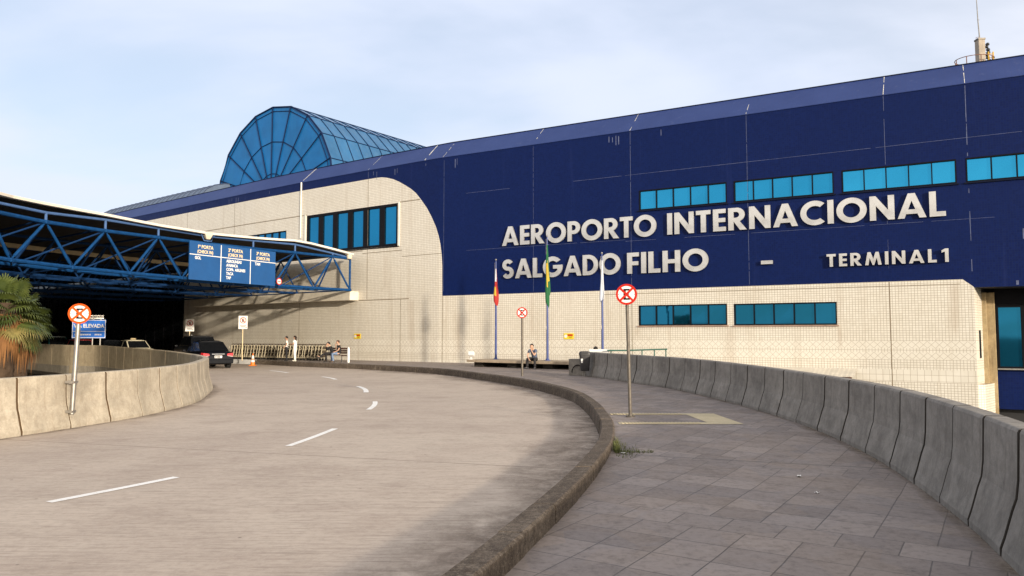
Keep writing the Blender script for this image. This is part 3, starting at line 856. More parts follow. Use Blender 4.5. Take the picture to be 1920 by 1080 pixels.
# seams: lime-streaked joints in the navy tile, dark ledges in the cream tile
random.seed(11)
sm = TB()
def strip(mb, u0, u1, z0, z1, off=.004): mb.face([fplace(u0, z0, off), fplace(u1, z0, off), fplace(u1, z1, off), fplace(u0, z1, off)])
def vseam(mb, u, z0, z1, wd_, keep):
    z = z0
    while z < z1:
        h = random.uniform(.12, .55); e = min(z1, z + h)
        if random.random() < keep: strip(mb, u - wd_ / 2 * random.uniform(.6, 1.2), u + wd_ / 2, z, e)
        z = e + (.0 if random.random() < .85 else .08)
def hseam(mb, z, u0, u1, wd_, keep):
    u = u0
    while u < u1:
        h = random.uniform(.3, 1.3); e = min(u1, u + h)
        if random.random() < keep: strip(mb, u, e, z - wd_ / 2, z + wd_ / 2 * random.uniform(.6, 1.3))
        u = e + (.0 if random.random() < .85 else .2)
vseam(sm, .36, 4.4, 12.4, .016, 1); vseam(sm, 6.5, 4.2, 12.5, .014, .98); vseam(sm, 12.32, 4.2, 12.55, .018, .98); vseam(sm, 18.34, 4.2, 12.55, .016, .94)
vseam(sm, 24.4, 9.4, 12.55, .016, .95); vseam(sm, 24.4, 4.2, 8.2, .012, .3); vseam(sm, 27.56, 3.9, 8.0, .024, .75); vseam(sm, 27.56, 9.4, 12.5, .026, .9); vseam(sm, -6.05, 12.05, 12.5, .02, .8)
hseam(sm, 10.22, -.8, 5.5, .010, .8); hseam(sm, 10.22, 9, 40, .012, .97); hseam(sm, 6.78, 2, 12, .010, .9); hseam(sm, 6.70, 12, 29, .011, .85)
# runs of lime under the eave
for u in (-22.0, -21.6, -21.0, -20.7, -16.6, -5.6, -5.3, -3.7, -3.5, -1.1, 1.15, 1.3, 11.1, 11.3, 11.5, 11.65, 14.0, 29.4, 30.4):
    h = random.uniform(.2, .6); z = 12.45 if u < 20 else 6.2; strip(sm, u, u + random.uniform(.02, .05), z - h, z - random.uniform(0, .1))
for u in (29.1, 29.9): strip(sm, u, u + .09, 3.82, 4.0)
sm.build('lime_streaks', M['seam_white'], term, weld=False)
sd_ = TB()
def ledge(z, u0, u1, h=.05, o=.03):
    us_ = [u for u in bps if u0 < u < u1]; us_ = [u0] + us_ + [u1]
    for a, b in zip(us_, us_[1:]):
        p = [fplace(a, z - h, .002), fplace(b, z - h, .002), fplace(b, z, .002), fplace(a, z, .002), fplace(a, z - h, o), fplace(b, z - h, o), fplace(b, z, o), fplace(a, z, o)]
        sd_.mesh(p, [(4, 5, 6, 7), (0, 1, 5, 4), (3, 2, 6, 7), (0, 3, 7, 4), (1, 2, 6, 5)])
ledge(10.21, -64, -12.16, .035, .02); ledge(10.21, -3.35, -1.55, .035, .02); ledge(7.30, -12, -6.5, .03, .015); ledge(7.12, -6.5, -3, .03, .012); ledge(6.72, -3, .19, .03, .012); ledge(4.05, -6.8, -2.4, .035, .02); ledge(3.93, 10.6, 27.1, .02, .01)
for u, z0, z1 in ((-6.05, 4.1, 12.0), (-21.15, 9.3, 12.0), (-28.3, 9, 12.0), (.3, -.2, 4.1), (-12.82, .1, 4), (-3.1, .1, 4), (12.32, -.3, 4.1), (24.4, -.6, 4.1)): strip(sd_, u - .018, u + .018, z0, z1, .003)
sd_.build('wall_seams', M['seam_dark'], term, weld=False)
pp = TB(); pp.tube([fplace(-12.78, z, .05) for z in (12.58, 10, 8.6)], .055, 8); pp.build('downpipe', M['pipe_white'], term, smooth=True)
for uu in (-3.28, -12.3):
    rv = TB(); rv.obox(fplace(uu, 8.8, .03), fdir(uu) * .06, Vector((fdir(uu).y, -fdir(uu).x, 0)) * .03, (0, 0, 1.4)); rv.build('window_reveal', M['pipe_white'], term)

# eave, roof
ev = TB(); cap = TB(); rf = TB()
us_ = [u for u in bps if u > -50] + [45]
us_ = [-49.0] + us_
for a, b in zip(us_, us_[1:]):
    ps = [fplace(a, ZE, .03), fplace(b, ZE, .03), fplace(b, ZR, -1.3), fplace(a, ZR, -1.3)]
    ev.face(ps, 0, [(a, 0), (b, 0), (b, 1.8), (a, 1.8)])
    ev.face([fplace(a, ZE - .03, .03), fplace(b, ZE - .03, .03), fplace(b, ZE, .03), fplace(a, ZE, .03)], 0, [(a, 0), (b, 0), (b, .03), (a, .03)])
    p = [fplace(a, ZR - .02, -1.27), fplace(b, ZR - .02, -1.27), fplace(b, ZR + .035, -1.27), fplace(a, ZR + .035, -1.27), fplace(a, ZR - .02, -1.45), fplace(b, ZR - .02, -1.45), fplace(b, ZR + .035, -1.45), fplace(a, ZR + .035, -1.45)]
    cap.mesh(p, [(0, 1, 2, 3), (4, 5, 6, 7), (3, 2, 6, 7)])
    rf.face([fplace(a, ZR - .08, -1.3), fplace(b, ZR - .08, -1.3), fplace(b, ZR - .3, -45), fplace(a, ZR - .3, -45)])
ev.face([fplace(-49, ZE, .03), fplace(-49, ZR, -1.3), fplace(-49, 6, -1.3), fplace(-49, 6, .03)], 0, [(0, 0)] * 4)
ev.build('eave', M['eave'], term, weld=False); cap.build('roof_capping', M['cap'], term, weld=False); rf.build('roof', M['roof_top'], term, weld=False)
ej = TB()
for u in (-12.8, -6.05, -1.15, .3, 6.5, 12.32, 18.34, 24.4, 27.56):
    wide = .10 if u in (-12.8, -1.15) else .03
    nseg = 9
    for k in range(nseg):
        if random.random() < (.9 if wide > .05 or u in (-6.05, 27.56) else .6):
            t0, t1 = k / nseg, (k + .92) / nseg
            w_ = wide * random.uniform(.5, 1)
            q = lambda uu, t: fplace(uu, lerp(ZE, ZR, t) + .006, lerp(.035, -1.295, t))
            ej.face([q(u - w_ / 2, t0), q(u + w_ / 2, t0), q(u + w_ / 2, t1), q(u - w_ / 2, t1)])
ej.build('eave_joints', M['pipe_white'], term, weld=False)
# low ribbed roof behind the eave at the far end
rv = TB(); rb = TB(); prof = [(-1.48, 13.84), (-1.9, 14.36), (-2.6, 14.80), (-3.6, 15.08), (-5.0, 15.18), (-9, 15.1)]
ur = [-49 + k * .92 for k in range(23)]
for a, b in zip(ur, ur[1:]):
    for (o0, z0), (o1, z1) in zip(prof, prof[1:]): rv.face([fplace(a, z0, o0), fplace(b, z0, o0), fplace(b, z1, o1), fplace(a, z1, o1)])
for a in ur: rb.tube([fplace(a, z + .03, o_) for o_, z in prof], .045, 5)
rv.face([fplace(-49, z, o_) for o_, z in prof] + [fplace(-49, 13.8, -9)])
rv.face([fplace(ur[-1], z, o_) for o_, z in prof] + [fplace(ur[-1], 13.8, -9)])
rv.build('ribbed_roof', M['ribroof'], term, weld=False); rb.build('roof_ribs', M['ribroof_bar'], term)

# barrel skylight
C0 = Vector((-20.17, 62.0, 13.21)); RG = 7.76; GA = R(36)
gx = Vector((math.cos(GA), -math.sin(GA), 0)); ga = Vector((math.sin(GA), math.cos(GA), 0)); gz = Vector((0, 0, 1))
def gp(r_, deg, t=0.0): return C0 + gx * (r_ * math.cos(R(deg))) + gz * (r_ * math.sin(R(deg))) + ga * t
angs = [18 * k for k in range(11)]
LEN = 30
gf = TB()
for a, b in zip(angs, angs[1:]):
    for r0_, r1_ in ((0.02, .27 * RG), (.27 * RG, .62 * RG), (.62 * RG, RG)): gf.face([gp(r0_, a), gp(r1_, a), gp(r1_, b), gp(r0_, b)])
sky_o = gf.build('skylight', M['skylight_front'], term, weld=False)
vt = TB()
for a, b in zip(angs, angs[1:]):
    for k in range(24): vt.face([gp(RG, a, LEN * k / 24), gp(RG, b, LEN * k / 24), gp(RG, b, LEN * (k + 1) / 24), gp(RG, a, LEN * (k + 1) / 24)])
vt.build('vault_glazing', M['skylight_vault'], sky_o, weld=False, local=True)
for o_ in sky_o.children: pass
sp = TB()
for a in angs: sp.tube([gp(.05, a, -.06), gp(RG + .03, a, -.06)], .042, 6)
sp.build('spokes', M['skylight_rib'], sky_o)
rg = TB()
for r_, wd_ in ((.27 * RG, .03), (.62 * RG, .035), (.955 * RG, .03), (RG + .02, .07)):
    rg.tube([gp(r_, a, -.03) for a in angs], wd_, 5)
rg.build('rings', M['skylight_rib'], sky_o)
rb = TB()
for k in range(25): rb.tube([gp(RG + .02, a, LEN * k / 24) for a in angs], .036, 5)
for a in angs: rb.tube([gp(RG + .02, a, 0), gp(RG + .02, a, LEN)], .034, 5)
rb.build('ribs', M['skylight_rib'], sky_o)

# dark glazed entrance front, added to deepen the shade under the canopy
eg = TB(); em_ = TB()
ue = [-28.44 - k * 1.6 for k in range(28)]
for a, b in zip(ue, ue[1:]):
    eg.face([fplace(b, .12, .06), fplace(a, .12, .06), fplace(a, 8.6, .06), fplace(b, 8.6, .06)])
    c_ = fplace(a, 4.36, .08); em_.obox(c_, fdir(a) * .05, Vector((fdir(a).y, -fdir(a).x, 0)) * .05, (0, 0, 4.24))
for z in (2.5, 3.9, 6.2):
    for a, b in zip(ue, ue[1:]):
        p = (fplace(a, z, .08) + fplace(b, z, .08)) / 2; em_.obox(p, fdir((a + b) / 2) * .75, Vector((fdir(a).y, -fdir(a).x, 0)) * .04, (0, 0, .05))
ef = em_.build('added_entrance_front', M['black'], term); eg.build('pane', basic('shade-dark entrance glass', (.006, .007, .008), .25, 0, .1, 2, spec=.25), ef, weld=False)

# ledge that carries the canopy end
lg = TB(); us2 = [-26, -20, -14, -10, -6.85]
for a, b in zip(us2, us2[1:]):
    p = [fplace(a, 4.03, 0), fplace(b, 4.03, 0), fplace(b, 4.62, 0), fplace(a, 4.62, 0), fplace(a, 4.03, .75), fplace(b, 4.03, .75), fplace(b, 4.62, .75), fplace(a, 4.62, .75)]
    lg.mesh(p, [(4, 5, 6, 7), (0, 1, 5, 4), (3, 2, 6, 7)] + ([(1, 2, 6, 5)] if b == -6.85 else []))
lg.build('canopy_ledge', M['corrug'], term, weld=False)

# ------------------------------------------------------------------ raised steel lettering
def arc(cx, cy, rx, ry, a0, a1, n=18):
    return [(cx + rx * math.cos(R(lerp(a0, a1, i / n))), cy + ry * math.sin(R(lerp(a0, a1, i / n)))) for i in range(n + 1)]
def thick(pts, w_):
    L_, R_ = [], []
    for i, p in enumerate(pts):
        a = pts[max(0, i - 1)]; b = pts[min(len(pts) - 1, i + 1)]
        dx, dy = b[0] - a[0], b[1] - a[1]; l = math.hypot(dx, dy) or 1
        L_.append((p[0] - dy / l * w_ / 2, p[1] + dx / l * w_ / 2)); R_.append((p[0] + dy / l * w_ / 2, p[1] - dx / l * w_ / 2))
    return L_ + R_[::-1]
S_path = arc(.36, .71, .215, .19, 28, 270, 20)[:-1] + arc(.36, .31, .225, .21, 90, -152, 20)
GL = {
 'A': ([[(0, 0), (.225, 0), (.285, .17), (.655, .17), (.715, 0), (.945, 0), (.59, 1), (.355, 1)], [(.35, .35), (.59, .35), (.47, .70)]], .945),
 'E': ([[(0, 0), (.53, 0), (.53, .19), (.22, .19), (.22, .405), (.51, .405), (.51, .59), (.22, .59), (.22, .81), (.53, .81), (.53, 1), (0, 1)]], .53),
 'F': ([[(0, 0), (.22, 0), (.22, .395), (.50, .395), (.50, .58), (.22, .58), (.22, .81), (.53, .81), (.53, 1), (0, 1)]], .53),
 'L': ([[(0, 0), (.52, 0), (.52, .19), (.22, .19), (.22, 1), (0, 1)]], .52),
 'I': ([[(0, 0), (.22, 0), (.22, 1), (0, 1)]], .22),
 'T': ([[(.2, 0), (.42, 0), (.42, .81), (.62, .81), (.62, 1), (0, 1), (0, .81), (.2, .81)]], .62),
 'H': ([[(0, 0), (.22, 0), (.22, .405), (.53, .405), (.53, 0), (.75, 0), (.75, 1), (.53, 1), (.53, .59), (.22, .59), (.22, 1), (0, 1)]], .75),
 'N': ([[(0, 0), (.215, 0), (.215, .60), (.63, 0), (.84, 0), (.84, 1), (.625, 1), (.625, .40), (.21, 1), (0, 1)]], .84),
 'M': ([[(0, 0), (.215, 0), (.30, .55), (.475, 0), (.585, 0), (.76, .55), (.845, 0), (1.06, 0), (.89, 1), (.69, 1), (.53, .47), (.37, 1), (.17, 1)]], 1.06),
 'O': ([arc(.535, .5, .535, .525, 0, 360, 40)[:-1], arc(.535, .5, .305, .30, 0, 360, 40)[:-1]], 1.07),
 'C': ([arc(.535, .5, .535, .525, 48, 312, 32) + arc(.535, .5, .315, .30, 308, 52, 26)], .90),
 'G': ([arc(.535, .5, .535, .525, 40, 356, 38) + [(1.07, .585), (.56, .585), (.56, .40), (.80, .40)] + arc(.535, .5, .31, .30, 331, 46, 28)], 1.07),
 'P': ([[(0, 0), (.22, 0), (.22, .355), (.33, .355)] + arc(.33, .6775, .33, .3225, -90, 90, 18) + [(0, 1)], [(.22, .54), (.31, .54)] + arc(.31, .675, .13, .135, -90, 90, 12) + [(.22, .81)]], .66),
 'R': ([[(0, 0), (.22, 0), (.22, .385), (.47, 0), (.745, 0), (.47, .385)] + arc(.36, .69, .31, .31, -62, 90, 16) + [(0, 1)], [(.22, .555), (.32, .555)] + arc(.32, .685, .13, .13, -90, 90, 12) + [(.22, .815)]], .745),
 'D': ([[(0, 0), (.30, 0)] + arc(.30, .5, .50, .5, -90, 90, 26) + [(0, 1)], [(.215, .19), (.29, .19)] + arc(.29, .5, .29, .31, -90, 90, 20) + [(.215, .81)]], .80),
 'S': ([thick(S_path, .205)], .72),
 '1': ([[(.20, 0), (.42, 0), (.42, 1), (.22, 1), (0, .88), (0, .70), (.20, .775)]], .42),
 '-': ([[(0, 0), (1, 0), (1, 1), (0, 1)]], 1.0),
}
def glyph_mesh(ch, sx, sy, depth):
    cu = bpy.data.curves.new("outline", 'CURVE'); cu.dimensions = '2D'; cu.fill_mode = 'BOTH'; cu.extrude = depth / 2; cu.bevel_depth = 0
    for loop in GL[ch][0]:
        sp_ = cu.splines.new('POLY'); sp_.points.add(len(loop) - 1); sp_.use_cyclic_u = True
        for q, (x, y) in zip(sp_.points, loop): q.co = (x * sx, y * sy, 0, 1)
    o = bpy.data.objects.new("outline", cu); col.objects.link(o)
    bpy.context.view_layer.update()
    me = bpy.data.meshes.new_from_object(o.evaluated_get(bpy.context.evaluated_depsgraph_get()))
    bpy.data.objects.remove(o); bpy.data.curves.remove(cu)
    return me
letters_root = empty('lettering', (0, 0, 0), 0, term)
nf = Vector((-.4909, -.8712, 0)); GM = {}
def word(text, u0, u1, z0, z1, gap=.10, depth=.085):
    adv = [GL[c][1] for c in text]
    kern = {('A', 'L'): 0, ('T', 'O'): -.03, ('R', 'T'): -.04, ('P', 'O'): -.02, ('L', 'G'): -.02, ('F', 'I'): 0}
    gs = [gap + kern.get((a, b), 0) for a, b in zip(text, text[1:])]
    tot = sum(adv) + sum(gs); sx = (u1 - u0) / tot; sy = z1 - z0; x = u0
    for i, c in enumerate(text):
        key = (c, round(sx, 3), round(sy, 3), depth)
        if key not in GM:
            me = glyph_mesh(c, sx, sy, depth); me.materials.clear(); me.materials.append(M['letter']); GM[key] = me
        o = bpy.data.objects.new('letter', GM[key]); col.objects.link(o); o.parent = letters_root
        p = fplace(x, z0, .05 + depth / 2) - Vector(term.location)
        ex = Vector((.8712, -.4909, 0)); mat = Matrix((ex, Vector((0, 0, 1)), nf)).transposed().to_4x4(); mat.translation = p
        o.matrix_local = mat
        x += (adv[i] + (gs[i] if i < len(gs) else 0)) * sx
word("AEROPORTO", 4.53, 13.74, 6.88, 7.98, .09)
word("INTERNACIONAL", 14.32, 26.68, 6.88, 7.98, .10)
word("SALGADO", 4.50, 11.76, 4.98, 6.08, .07)
word("FILHO", 12.13, 16.40, 4.96, 6.06, .10)
word("TERMINAL", 21.86, 26.27, 4.88, 5.46, .22, .12)
word("1", 26.46, 26.72, 4.88, 5.46, .2, .12)
word("-", 18.93, 19.47, 5.14, 5.31, 0, .10)
# ------------------------------------------------------------------ canopy over the drop-off road
TXT = {}
def text_mesh(s_, size, bold=.0, extrude=.002, align='LEFT'):
    cu = bpy.data.curves.new("txt", 'FONT'); cu.body = s_; cu.size = size; cu.extrude = extrude; cu.offset = bold; cu.align_x = align; cu.resolution_u = 3
    o = bpy.data.objects.new("txt", cu); col.objects.link(o); bpy.context.view_layer.update()
    me = bpy.data.meshes.new_from_object(o.evaluated_get(bpy.context.evaluated_depsgraph_get()))
    bpy.data.objects.remove(o); bpy.data.curves.remove(cu)
    return me
def put_text(name, s_, size, org, ex, ez, mat, parent, bold=.0, align='LEFT', sx=1.0, inv=None):
    """flat lettering with its baseline from org along ex, up along ez (parent-local coordinates)"""
    me = text_mesh(s_, size, bold, .002, align); me.materials.clear(); me.materials.append(mat)
    o = bpy.data.objects.new(name, me); link(o, parent)
    ex = Vector(ex).normalized(); ez = Vector(ez).normalized(); n_ = ex.cross(ez)
    m4 = Matrix((ex * sx, ez, n_)).transposed().to_4x4(); m4.translation = Vector(org); o.matrix_local = m4
    return o

can = tag(empty('canopy', (-17.0, 38.0, 0)), 'wide blue steel truss canopy roofing the drop-off road in front of the terminal', 'canopy')
CI = Matrix.Translation(-Vector(can.location))
class CB(MB):
    def build(s, name, mats, parent=None, **k):
        s.v = [tuple(CI @ Vector(p)) for p in s.v]
        return MB.build(s, name, mats, parent, **k)
def px(x, Y): return (x - 960) / F_PX * Y
BY = [(-330, 20.3), (-190, 23.2), (-85, 26.2), (15, 29.2), (132, 32.35), (240, 35.3), (338.5, 38.2), (428, 41.0), (511, 43.7), (587, 46.2), (655, 48.4)]
ZB = 4.68
Bn = [Vector((px(x, Y), Y, ZB)) for x, Y in BY]
TY = [(-258, 21.8, 6.3, 6.55), (-135, 24.7, 6.35, 6.65), (-32, 27.7, 6.4, 6.76), (79, 30.8, 6.43, 6.82), (192, 33.85, 6.49, 7.0), (292.5, 36.8, 6.58, 7.04), (386, 39.65, 6.63, 7.02), (472, 42.4, 6.68, 7.14), (551, 45.0, 6.74, 7.24), (622, 47.4, 6.76, 6.97)]
Tn = [Vector((px(x, Y), Y, z)) for x, Y, z, r_ in TY]
Rn = [Vector((px(x, Y), Y, r_)) for x, Y, z, r_ in TY]
CD = Vector((-.79, .613, 0)).normalized()
def perp(i):
    t_ = (Bn[min(i + 1, len(Bn) - 1)] - Bn[max(0, i - 1)]).normalized(); return Vector((-t_.y, t_.x, 0))
Cn = [(Bn[i] + Bn[i + 1]) / 2 + (Bn[i + 1] - Bn[i]).normalized().cross(Vector((0, 0, 1))) * -1.5 for i in range(len(Bn) - 1)]
for c in Cn: c.z = ZB
truss = CB(); 
Tend = Vector((px(655, 48.4), 48.4, 6.72)); Rend = Vector((px(654, 48.4), 48.4, 6.78))
mem = []
mem.append(('top_chord', [t for t in Tn] + [Tend], .085)); mem.append(('bottom_chord', Bn, .085)); mem.append(('rear_chord', Cn, .075)); mem.append(('roof_rail', Rn + [Rend], .062))
tr = None
for nm, pts, r_ in mem:
    c = CB(); c.tube(pts, r_, 8); 
    o = c.build(nm if tr else 'truss', M['blue_steel'] if nm != 'roof_rail' else M['blue_pale'], can if tr is None else tr, smooth=True)
    if tr is None: tr = o
def shrink(a, b, g=.10):
    d_ = (b - a).normalized(); return [a + d_ * g, b - d_ * g]
for i, t in enumerate(Tn):
    for q in (Bn[i], Bn[i + 1]):
        c = CB(); e = shrink(t, q, .12); d_ = (e[1] - e[0]).normalized()
        c.tube([e[0], e[0] + d_ * .12, e[0] + d_ * .13, e[1] - d_ * .13, e[1] - d_ * .12, e[1]], [.035, .04, .062, .062, .04, .035], 8); c.build('brace', M['blue_steel'], tr, smooth=True)
    c = CB(); c.tube(shrink(t, Cn[i], .1), .05, 6); c.build('brace', M['blue_dark'], tr, smooth=True)
    for j in (i - 1, i + 1):
        if 0 <= j < len(Cn):
            c = CB(); c.tube(shrink(t, Cn[j], .1), .038, 6); c.build('brace', M['blue_dark'], tr, smooth=True)
    c = CB(); c.tube([t, Rn[i]], .055, 8); c.build('post', M['blue_pale'], tr, smooth=True)
    c = CB()
    for q in (Bn[i], Bn[i + 1]): c.tube([q, Cn[i]], .04, 6)
    c.build('tie', M['blue_steel'], tr, smooth=True)
c = CB(); c.tube([Tend, Bn[-1]], .07, 8); c.build('post', M['blue_steel'], tr, smooth=True)
c = CB()
for p in Bn + Tn: c.obox(p, (.10, 0, 0), (0, .10, 0), (0, 0, .085))
c.build('node_plates', M['blue_steel'], tr, bevel=.03)
# further trusses deeper under the roof
for k, off in enumerate((5.5, 11, 17, 24)):
    c = CB(); o_ = CD * off
    c.tube([p + o_ for p in Tn], .075, 6); c.tube([p + o_ for p in Bn], .075, 6); c.tube([p + o_ for p in Cn], .065, 6)
    for i, t in enumerate(Tn):
        for q in (Bn[i], Bn[i + 1], Cn[i]): c.tube([t + o_, q + o_], .05, 5)
        c.tube([Bn[i] + o_, Cn[i] + o_], .04, 5)
    c.build('truss', M['blue_dark'], can)
c = CB(); L_ = [p + CD * 8.2 + Vector((0, 0, 1.62)) for p in Bn]
for a, b in zip(L_, L_[1:]): c.obox((a + b) / 2, (b - a) / 2, Vector((CD.x, CD.y, 0)) * .08, (0, 0, .11))
c.build('gutter_beam', M['canopy_beam'], can)
# purlins that tie the trusses
c = CB()
for t in Tn: c.tube([t + Vector((0, 0, .1)), t + CD * 30 + Vector((0, 0, .1))], .05, 5)
for b in Bn[2::2]: c.tube([b, b + CD * 24], .045, 5)
c.build('purlins', M['blue_dark'], can)
# roof sheet with its cream edge
EY = [(-330, 20.2, 6.72), (-190, 23.0, 6.86), (-85, 26.0, 7.02), (0, 28.7, 7.12), (60, 30.35, 7.16), (130, 32.2, 7.19), (190, 33.8, 7.20), (240, 35.2, 7.175), (290, 36.7, 7.16), (340, 38.1, 7.155), (386, 39.6, 7.15), (430, 41.0, 7.22), (472, 42.4, 7.29), (515, 43.8, 7.375), (545, 44.7, 7.44), (575, 45.6, 7.385), (605, 46.6, 7.26), (632, 47.5, 7.13), (655, 48.5, 7.03)]
En = []
for x, Y, z in EY:
    En.append(Vector((px(x, Y), Y, z)))
outn = []
for i in range(len(En)):
    t_ = (En[min(i + 1, len(En) - 1)] - En[max(0, i - 1)]); t_.z = 0; t_.normalize(); outn.append(Vector((t_.y, -t_.x, 0)))
c = CB(); profs = []
for e, n_ in zip(En, outn):
    profs.append([e + n_ * .31 + Vector((0, 0, -.075)), e + n_ * .33 + Vector((0, 0, .02)), e + n_ * .26 + Vector((0, 0, .05)), e - n_ * .1 + Vector((0, 0, .05)), e - n_ * .1 + Vector((0, 0, -.05)), e + n_ * .27 + Vector((0, 0, -.075))])
c.sweep(None, profs); c.build('fascia', M['fascia'], can)
c = CB(); LR = 62
for i in range(len(En) - 1):
    a, b = En[i] - outn[i] * .02, En[i + 1] - outn[i + 1] * .02
    N = 8
    for k in range(N):
        d0, d1 = CD * LR * k / N, CD * LR * (k + 1) / N
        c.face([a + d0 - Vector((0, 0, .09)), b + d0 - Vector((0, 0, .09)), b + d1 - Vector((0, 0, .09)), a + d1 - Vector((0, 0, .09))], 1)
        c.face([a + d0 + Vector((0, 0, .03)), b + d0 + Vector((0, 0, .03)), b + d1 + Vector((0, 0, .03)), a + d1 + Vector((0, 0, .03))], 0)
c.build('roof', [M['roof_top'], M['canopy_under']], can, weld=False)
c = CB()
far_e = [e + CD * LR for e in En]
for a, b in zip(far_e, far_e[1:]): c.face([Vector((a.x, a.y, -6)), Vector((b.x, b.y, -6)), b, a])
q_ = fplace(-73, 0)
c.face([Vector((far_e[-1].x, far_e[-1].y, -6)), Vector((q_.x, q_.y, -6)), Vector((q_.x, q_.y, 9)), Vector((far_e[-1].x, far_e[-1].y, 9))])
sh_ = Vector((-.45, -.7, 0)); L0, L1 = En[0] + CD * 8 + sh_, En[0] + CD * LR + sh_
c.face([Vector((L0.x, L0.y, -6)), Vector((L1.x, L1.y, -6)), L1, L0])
c.build('added_shade_wall', M['canopy_under'], can, weld=False)  # unseen dark walls added to keep light out from under the canopy
for k, off in enumerate((11, 24, 37)):
    for bi in (0,):
        c = CB(); p = Bn[bi] + CD * off; c.tube([(p.x, p.y, -.1), (p.x, p.y, 6.4)], .22, 12); c.build('column', M['blue_dark'], can, smooth=True)
# flood lamps hung on the roof edge
def hung_lamp(x, Y, z, s_):
    p = Vector((px(x, Y), Y, z)); fwd = Vector((.72, -.69, 0)); sd_ = Vector((.69, .72, 0))
    c = CB(); prof = [(.20, .17), (.19, .0), (.10, -.20)]
    verts = []
    for w_, zz in prof:
        for sx_, sy_ in ((-1, -1), (1, -1), (1, 1), (-1, 1)): verts.append(p + sd_ * (w_ * s_ * sx_) + fwd * (w_ * .8 * s_ * sy_) + Vector((0, 0, zz * s_)))
    c.mesh(verts, [(0, 1, 2, 3), (8, 9, 10, 11), (0, 1, 5, 4), (1, 2, 6, 5), (2, 3, 7, 6), (3, 0, 4, 7), (4, 5, 9, 8), (5, 6, 10, 9), (6, 7, 11, 10), (7, 4, 8, 11)])
    o = c.build('flood_lamp', M['lamp_body'], can, bevel=.02)
    b = CB(); 
    b.tube([p - sd_ * .34 * s_ + Vector((0, 0, .05)), p - sd_ * .20 * s_ + Vector((0, 0, -.28 * s_)), p + sd_ * .20 * s_ + Vector((0, 0, -.28 * s_)), p + sd_ * .34 * s_ + Vector((0, 0, .05))], .035, 6)
    b.build('bracket', M['blue_pale'], o, smooth=True)
hung_lamp(386, 39.3, 7.0, 1.0)
p = Vector((px(656, 48.6), 48.2, 6.86)); c = CB(); c.lathe([(.02, -.20), (.16, -.17), (.19, 0), (.17, .16), (.05, .2)], 16, p, 'Z'); c.build('end_lamp', M['lamp_body'], can, smooth=True)

# big blue check-in board on the truss
bl = Vector((px(347, 38.2), 38.2, 0)); br = Vector((px(509.5, 43.25), 43.25, 0))
bex = (br - bl); BW = bex.length; bex.normalize(); bnv = Vector((bex.y, -bex.x, 0))
brd = tag(empty('check_in_board', (bl.x, bl.y, ZB - .10)), 'large blue check-in board with three columns of white lettering on the canopy truss', 'sign')
off = bnv * .22
BH0, BH1 = 2.02, 1.98     # board heights left / right
m_ = MB()
def bp(x, z, d_=0.0): return bex * x + Vector((0, 0, z)) + bnv * (.20 + d_)
P_ = [bp(0, .02, -.04), bp(BW, .0, -.04), bp(BW, BH1, -.04), bp(0, BH0, -.04), bp(0, .02, .02), bp(BW, .0, .02), bp(BW, BH1, .02), bp(0, BH0, .02)]
m_.mesh(P_, [(0, 1, 2, 3), (4, 5, 6, 7), (0, 1, 5, 4), (1, 2, 6, 5), (2, 3, 7, 6), (3, 0, 4, 7)])
panel = m_.build('panel', M['sign_blue'], brd)
ln = MB()
c1, c2 = BW * .338, BW * .683
for x in (c1, c2): ln.obox(bp(x, 1.0, .024), bex * .022, bnv * .004, (0, 0, .98))
ln.obox(bp(BW / 2, 1.33, .0245), bex * (BW / 2), bnv * .004, (0, 0, .02))
ln.build('dividing_lines', M['sign_white'], brd)
heads = [(BW * .165, "1ª PORTA"), (c1 + BW * .165, "2ª PORTA"), (c2 + BW * .155, "3ª PORTA")]
for x, s_ in heads:
    put_text('heading', s_, .25, bp(x, 1.68, .026), bex, (0, 0, 1), M['sign_cream'], brd, .006, 'CENTER', .92)
    put_text('heading', "(CHECK IN)", .235, bp(x, 1.43, .026), bex, (0, 0, 1), M['sign_cream'], brd, .006, 'CENTER', .80)
put_text('listing', "GOL", .215, bp(BW * .055, 1.10, .026), bex, (0, 0, 1), M['sign_white'], brd, .007, 'LEFT', .85)
for i, s_ in enumerate(("AEROLINEAS", "AVIANCA", "COPA  AIRLINES", "TACA", "TAP")):
    put_text('listing', s_, .215, bp(c1 + BW * .062, 1.09 - i * .225, .026), bex, (0, 0, 1), M['sign_white'], brd, .007, 'LEFT', .82)
put_text('listing', "TAM", .215, bp(c2 + BW * .055, 1.10, .026), bex, (0, 0, 1), M['sign_white'], brd, .007, 'LEFT', .85)

# round height-limit sign clamped to the bottom chord
def ring_disc(mb, c, n_, r0, r1, th, N=36, mi=0):
    n_ = Vector(n_).normalized(); a = Vector((0, 0, 1)).cross(n_).normalized(); b = n_.cross(a)
    for k in range(N):
        t0, t1 = 2 * math.pi * k / N, 2 * math.pi * (k + 1) / N
        d0 = a * math.cos(t0) + b * math.sin(t0); d1 = a * math.cos(t1) + b * math.sin(t1)
        mb.face([Vector(c) + d0 * r0 + n_ * th, Vector(c) + d1 * r0 + n_ * th, Vector(c) + d1 * r1 + n_ * th, Vector(c) + d0 * r1 + n_ * th], mi)
        mb.face([Vector(c) + d0 * r1 + n_ * th, Vector(c) + d1 * r1 + n_ * th, Vector(c) + d1 * r1, Vector(c) + d0 * r1], mi)
hp = Vector((px(518, 43.3), 43.3, ZB + .18)); hn = (bnv + Vector((0, 0, 0))).normalized()
hs = tag(empty('height_limit_sign', hp), 'small round red and white height limit sign on the truss beside the blue board', 'road sign')
m_ = MB(); ring_disc(m_, hn * .17, hn, 0, .165, .012); m_.build('face', M['sign_white'], hs, weld=False)
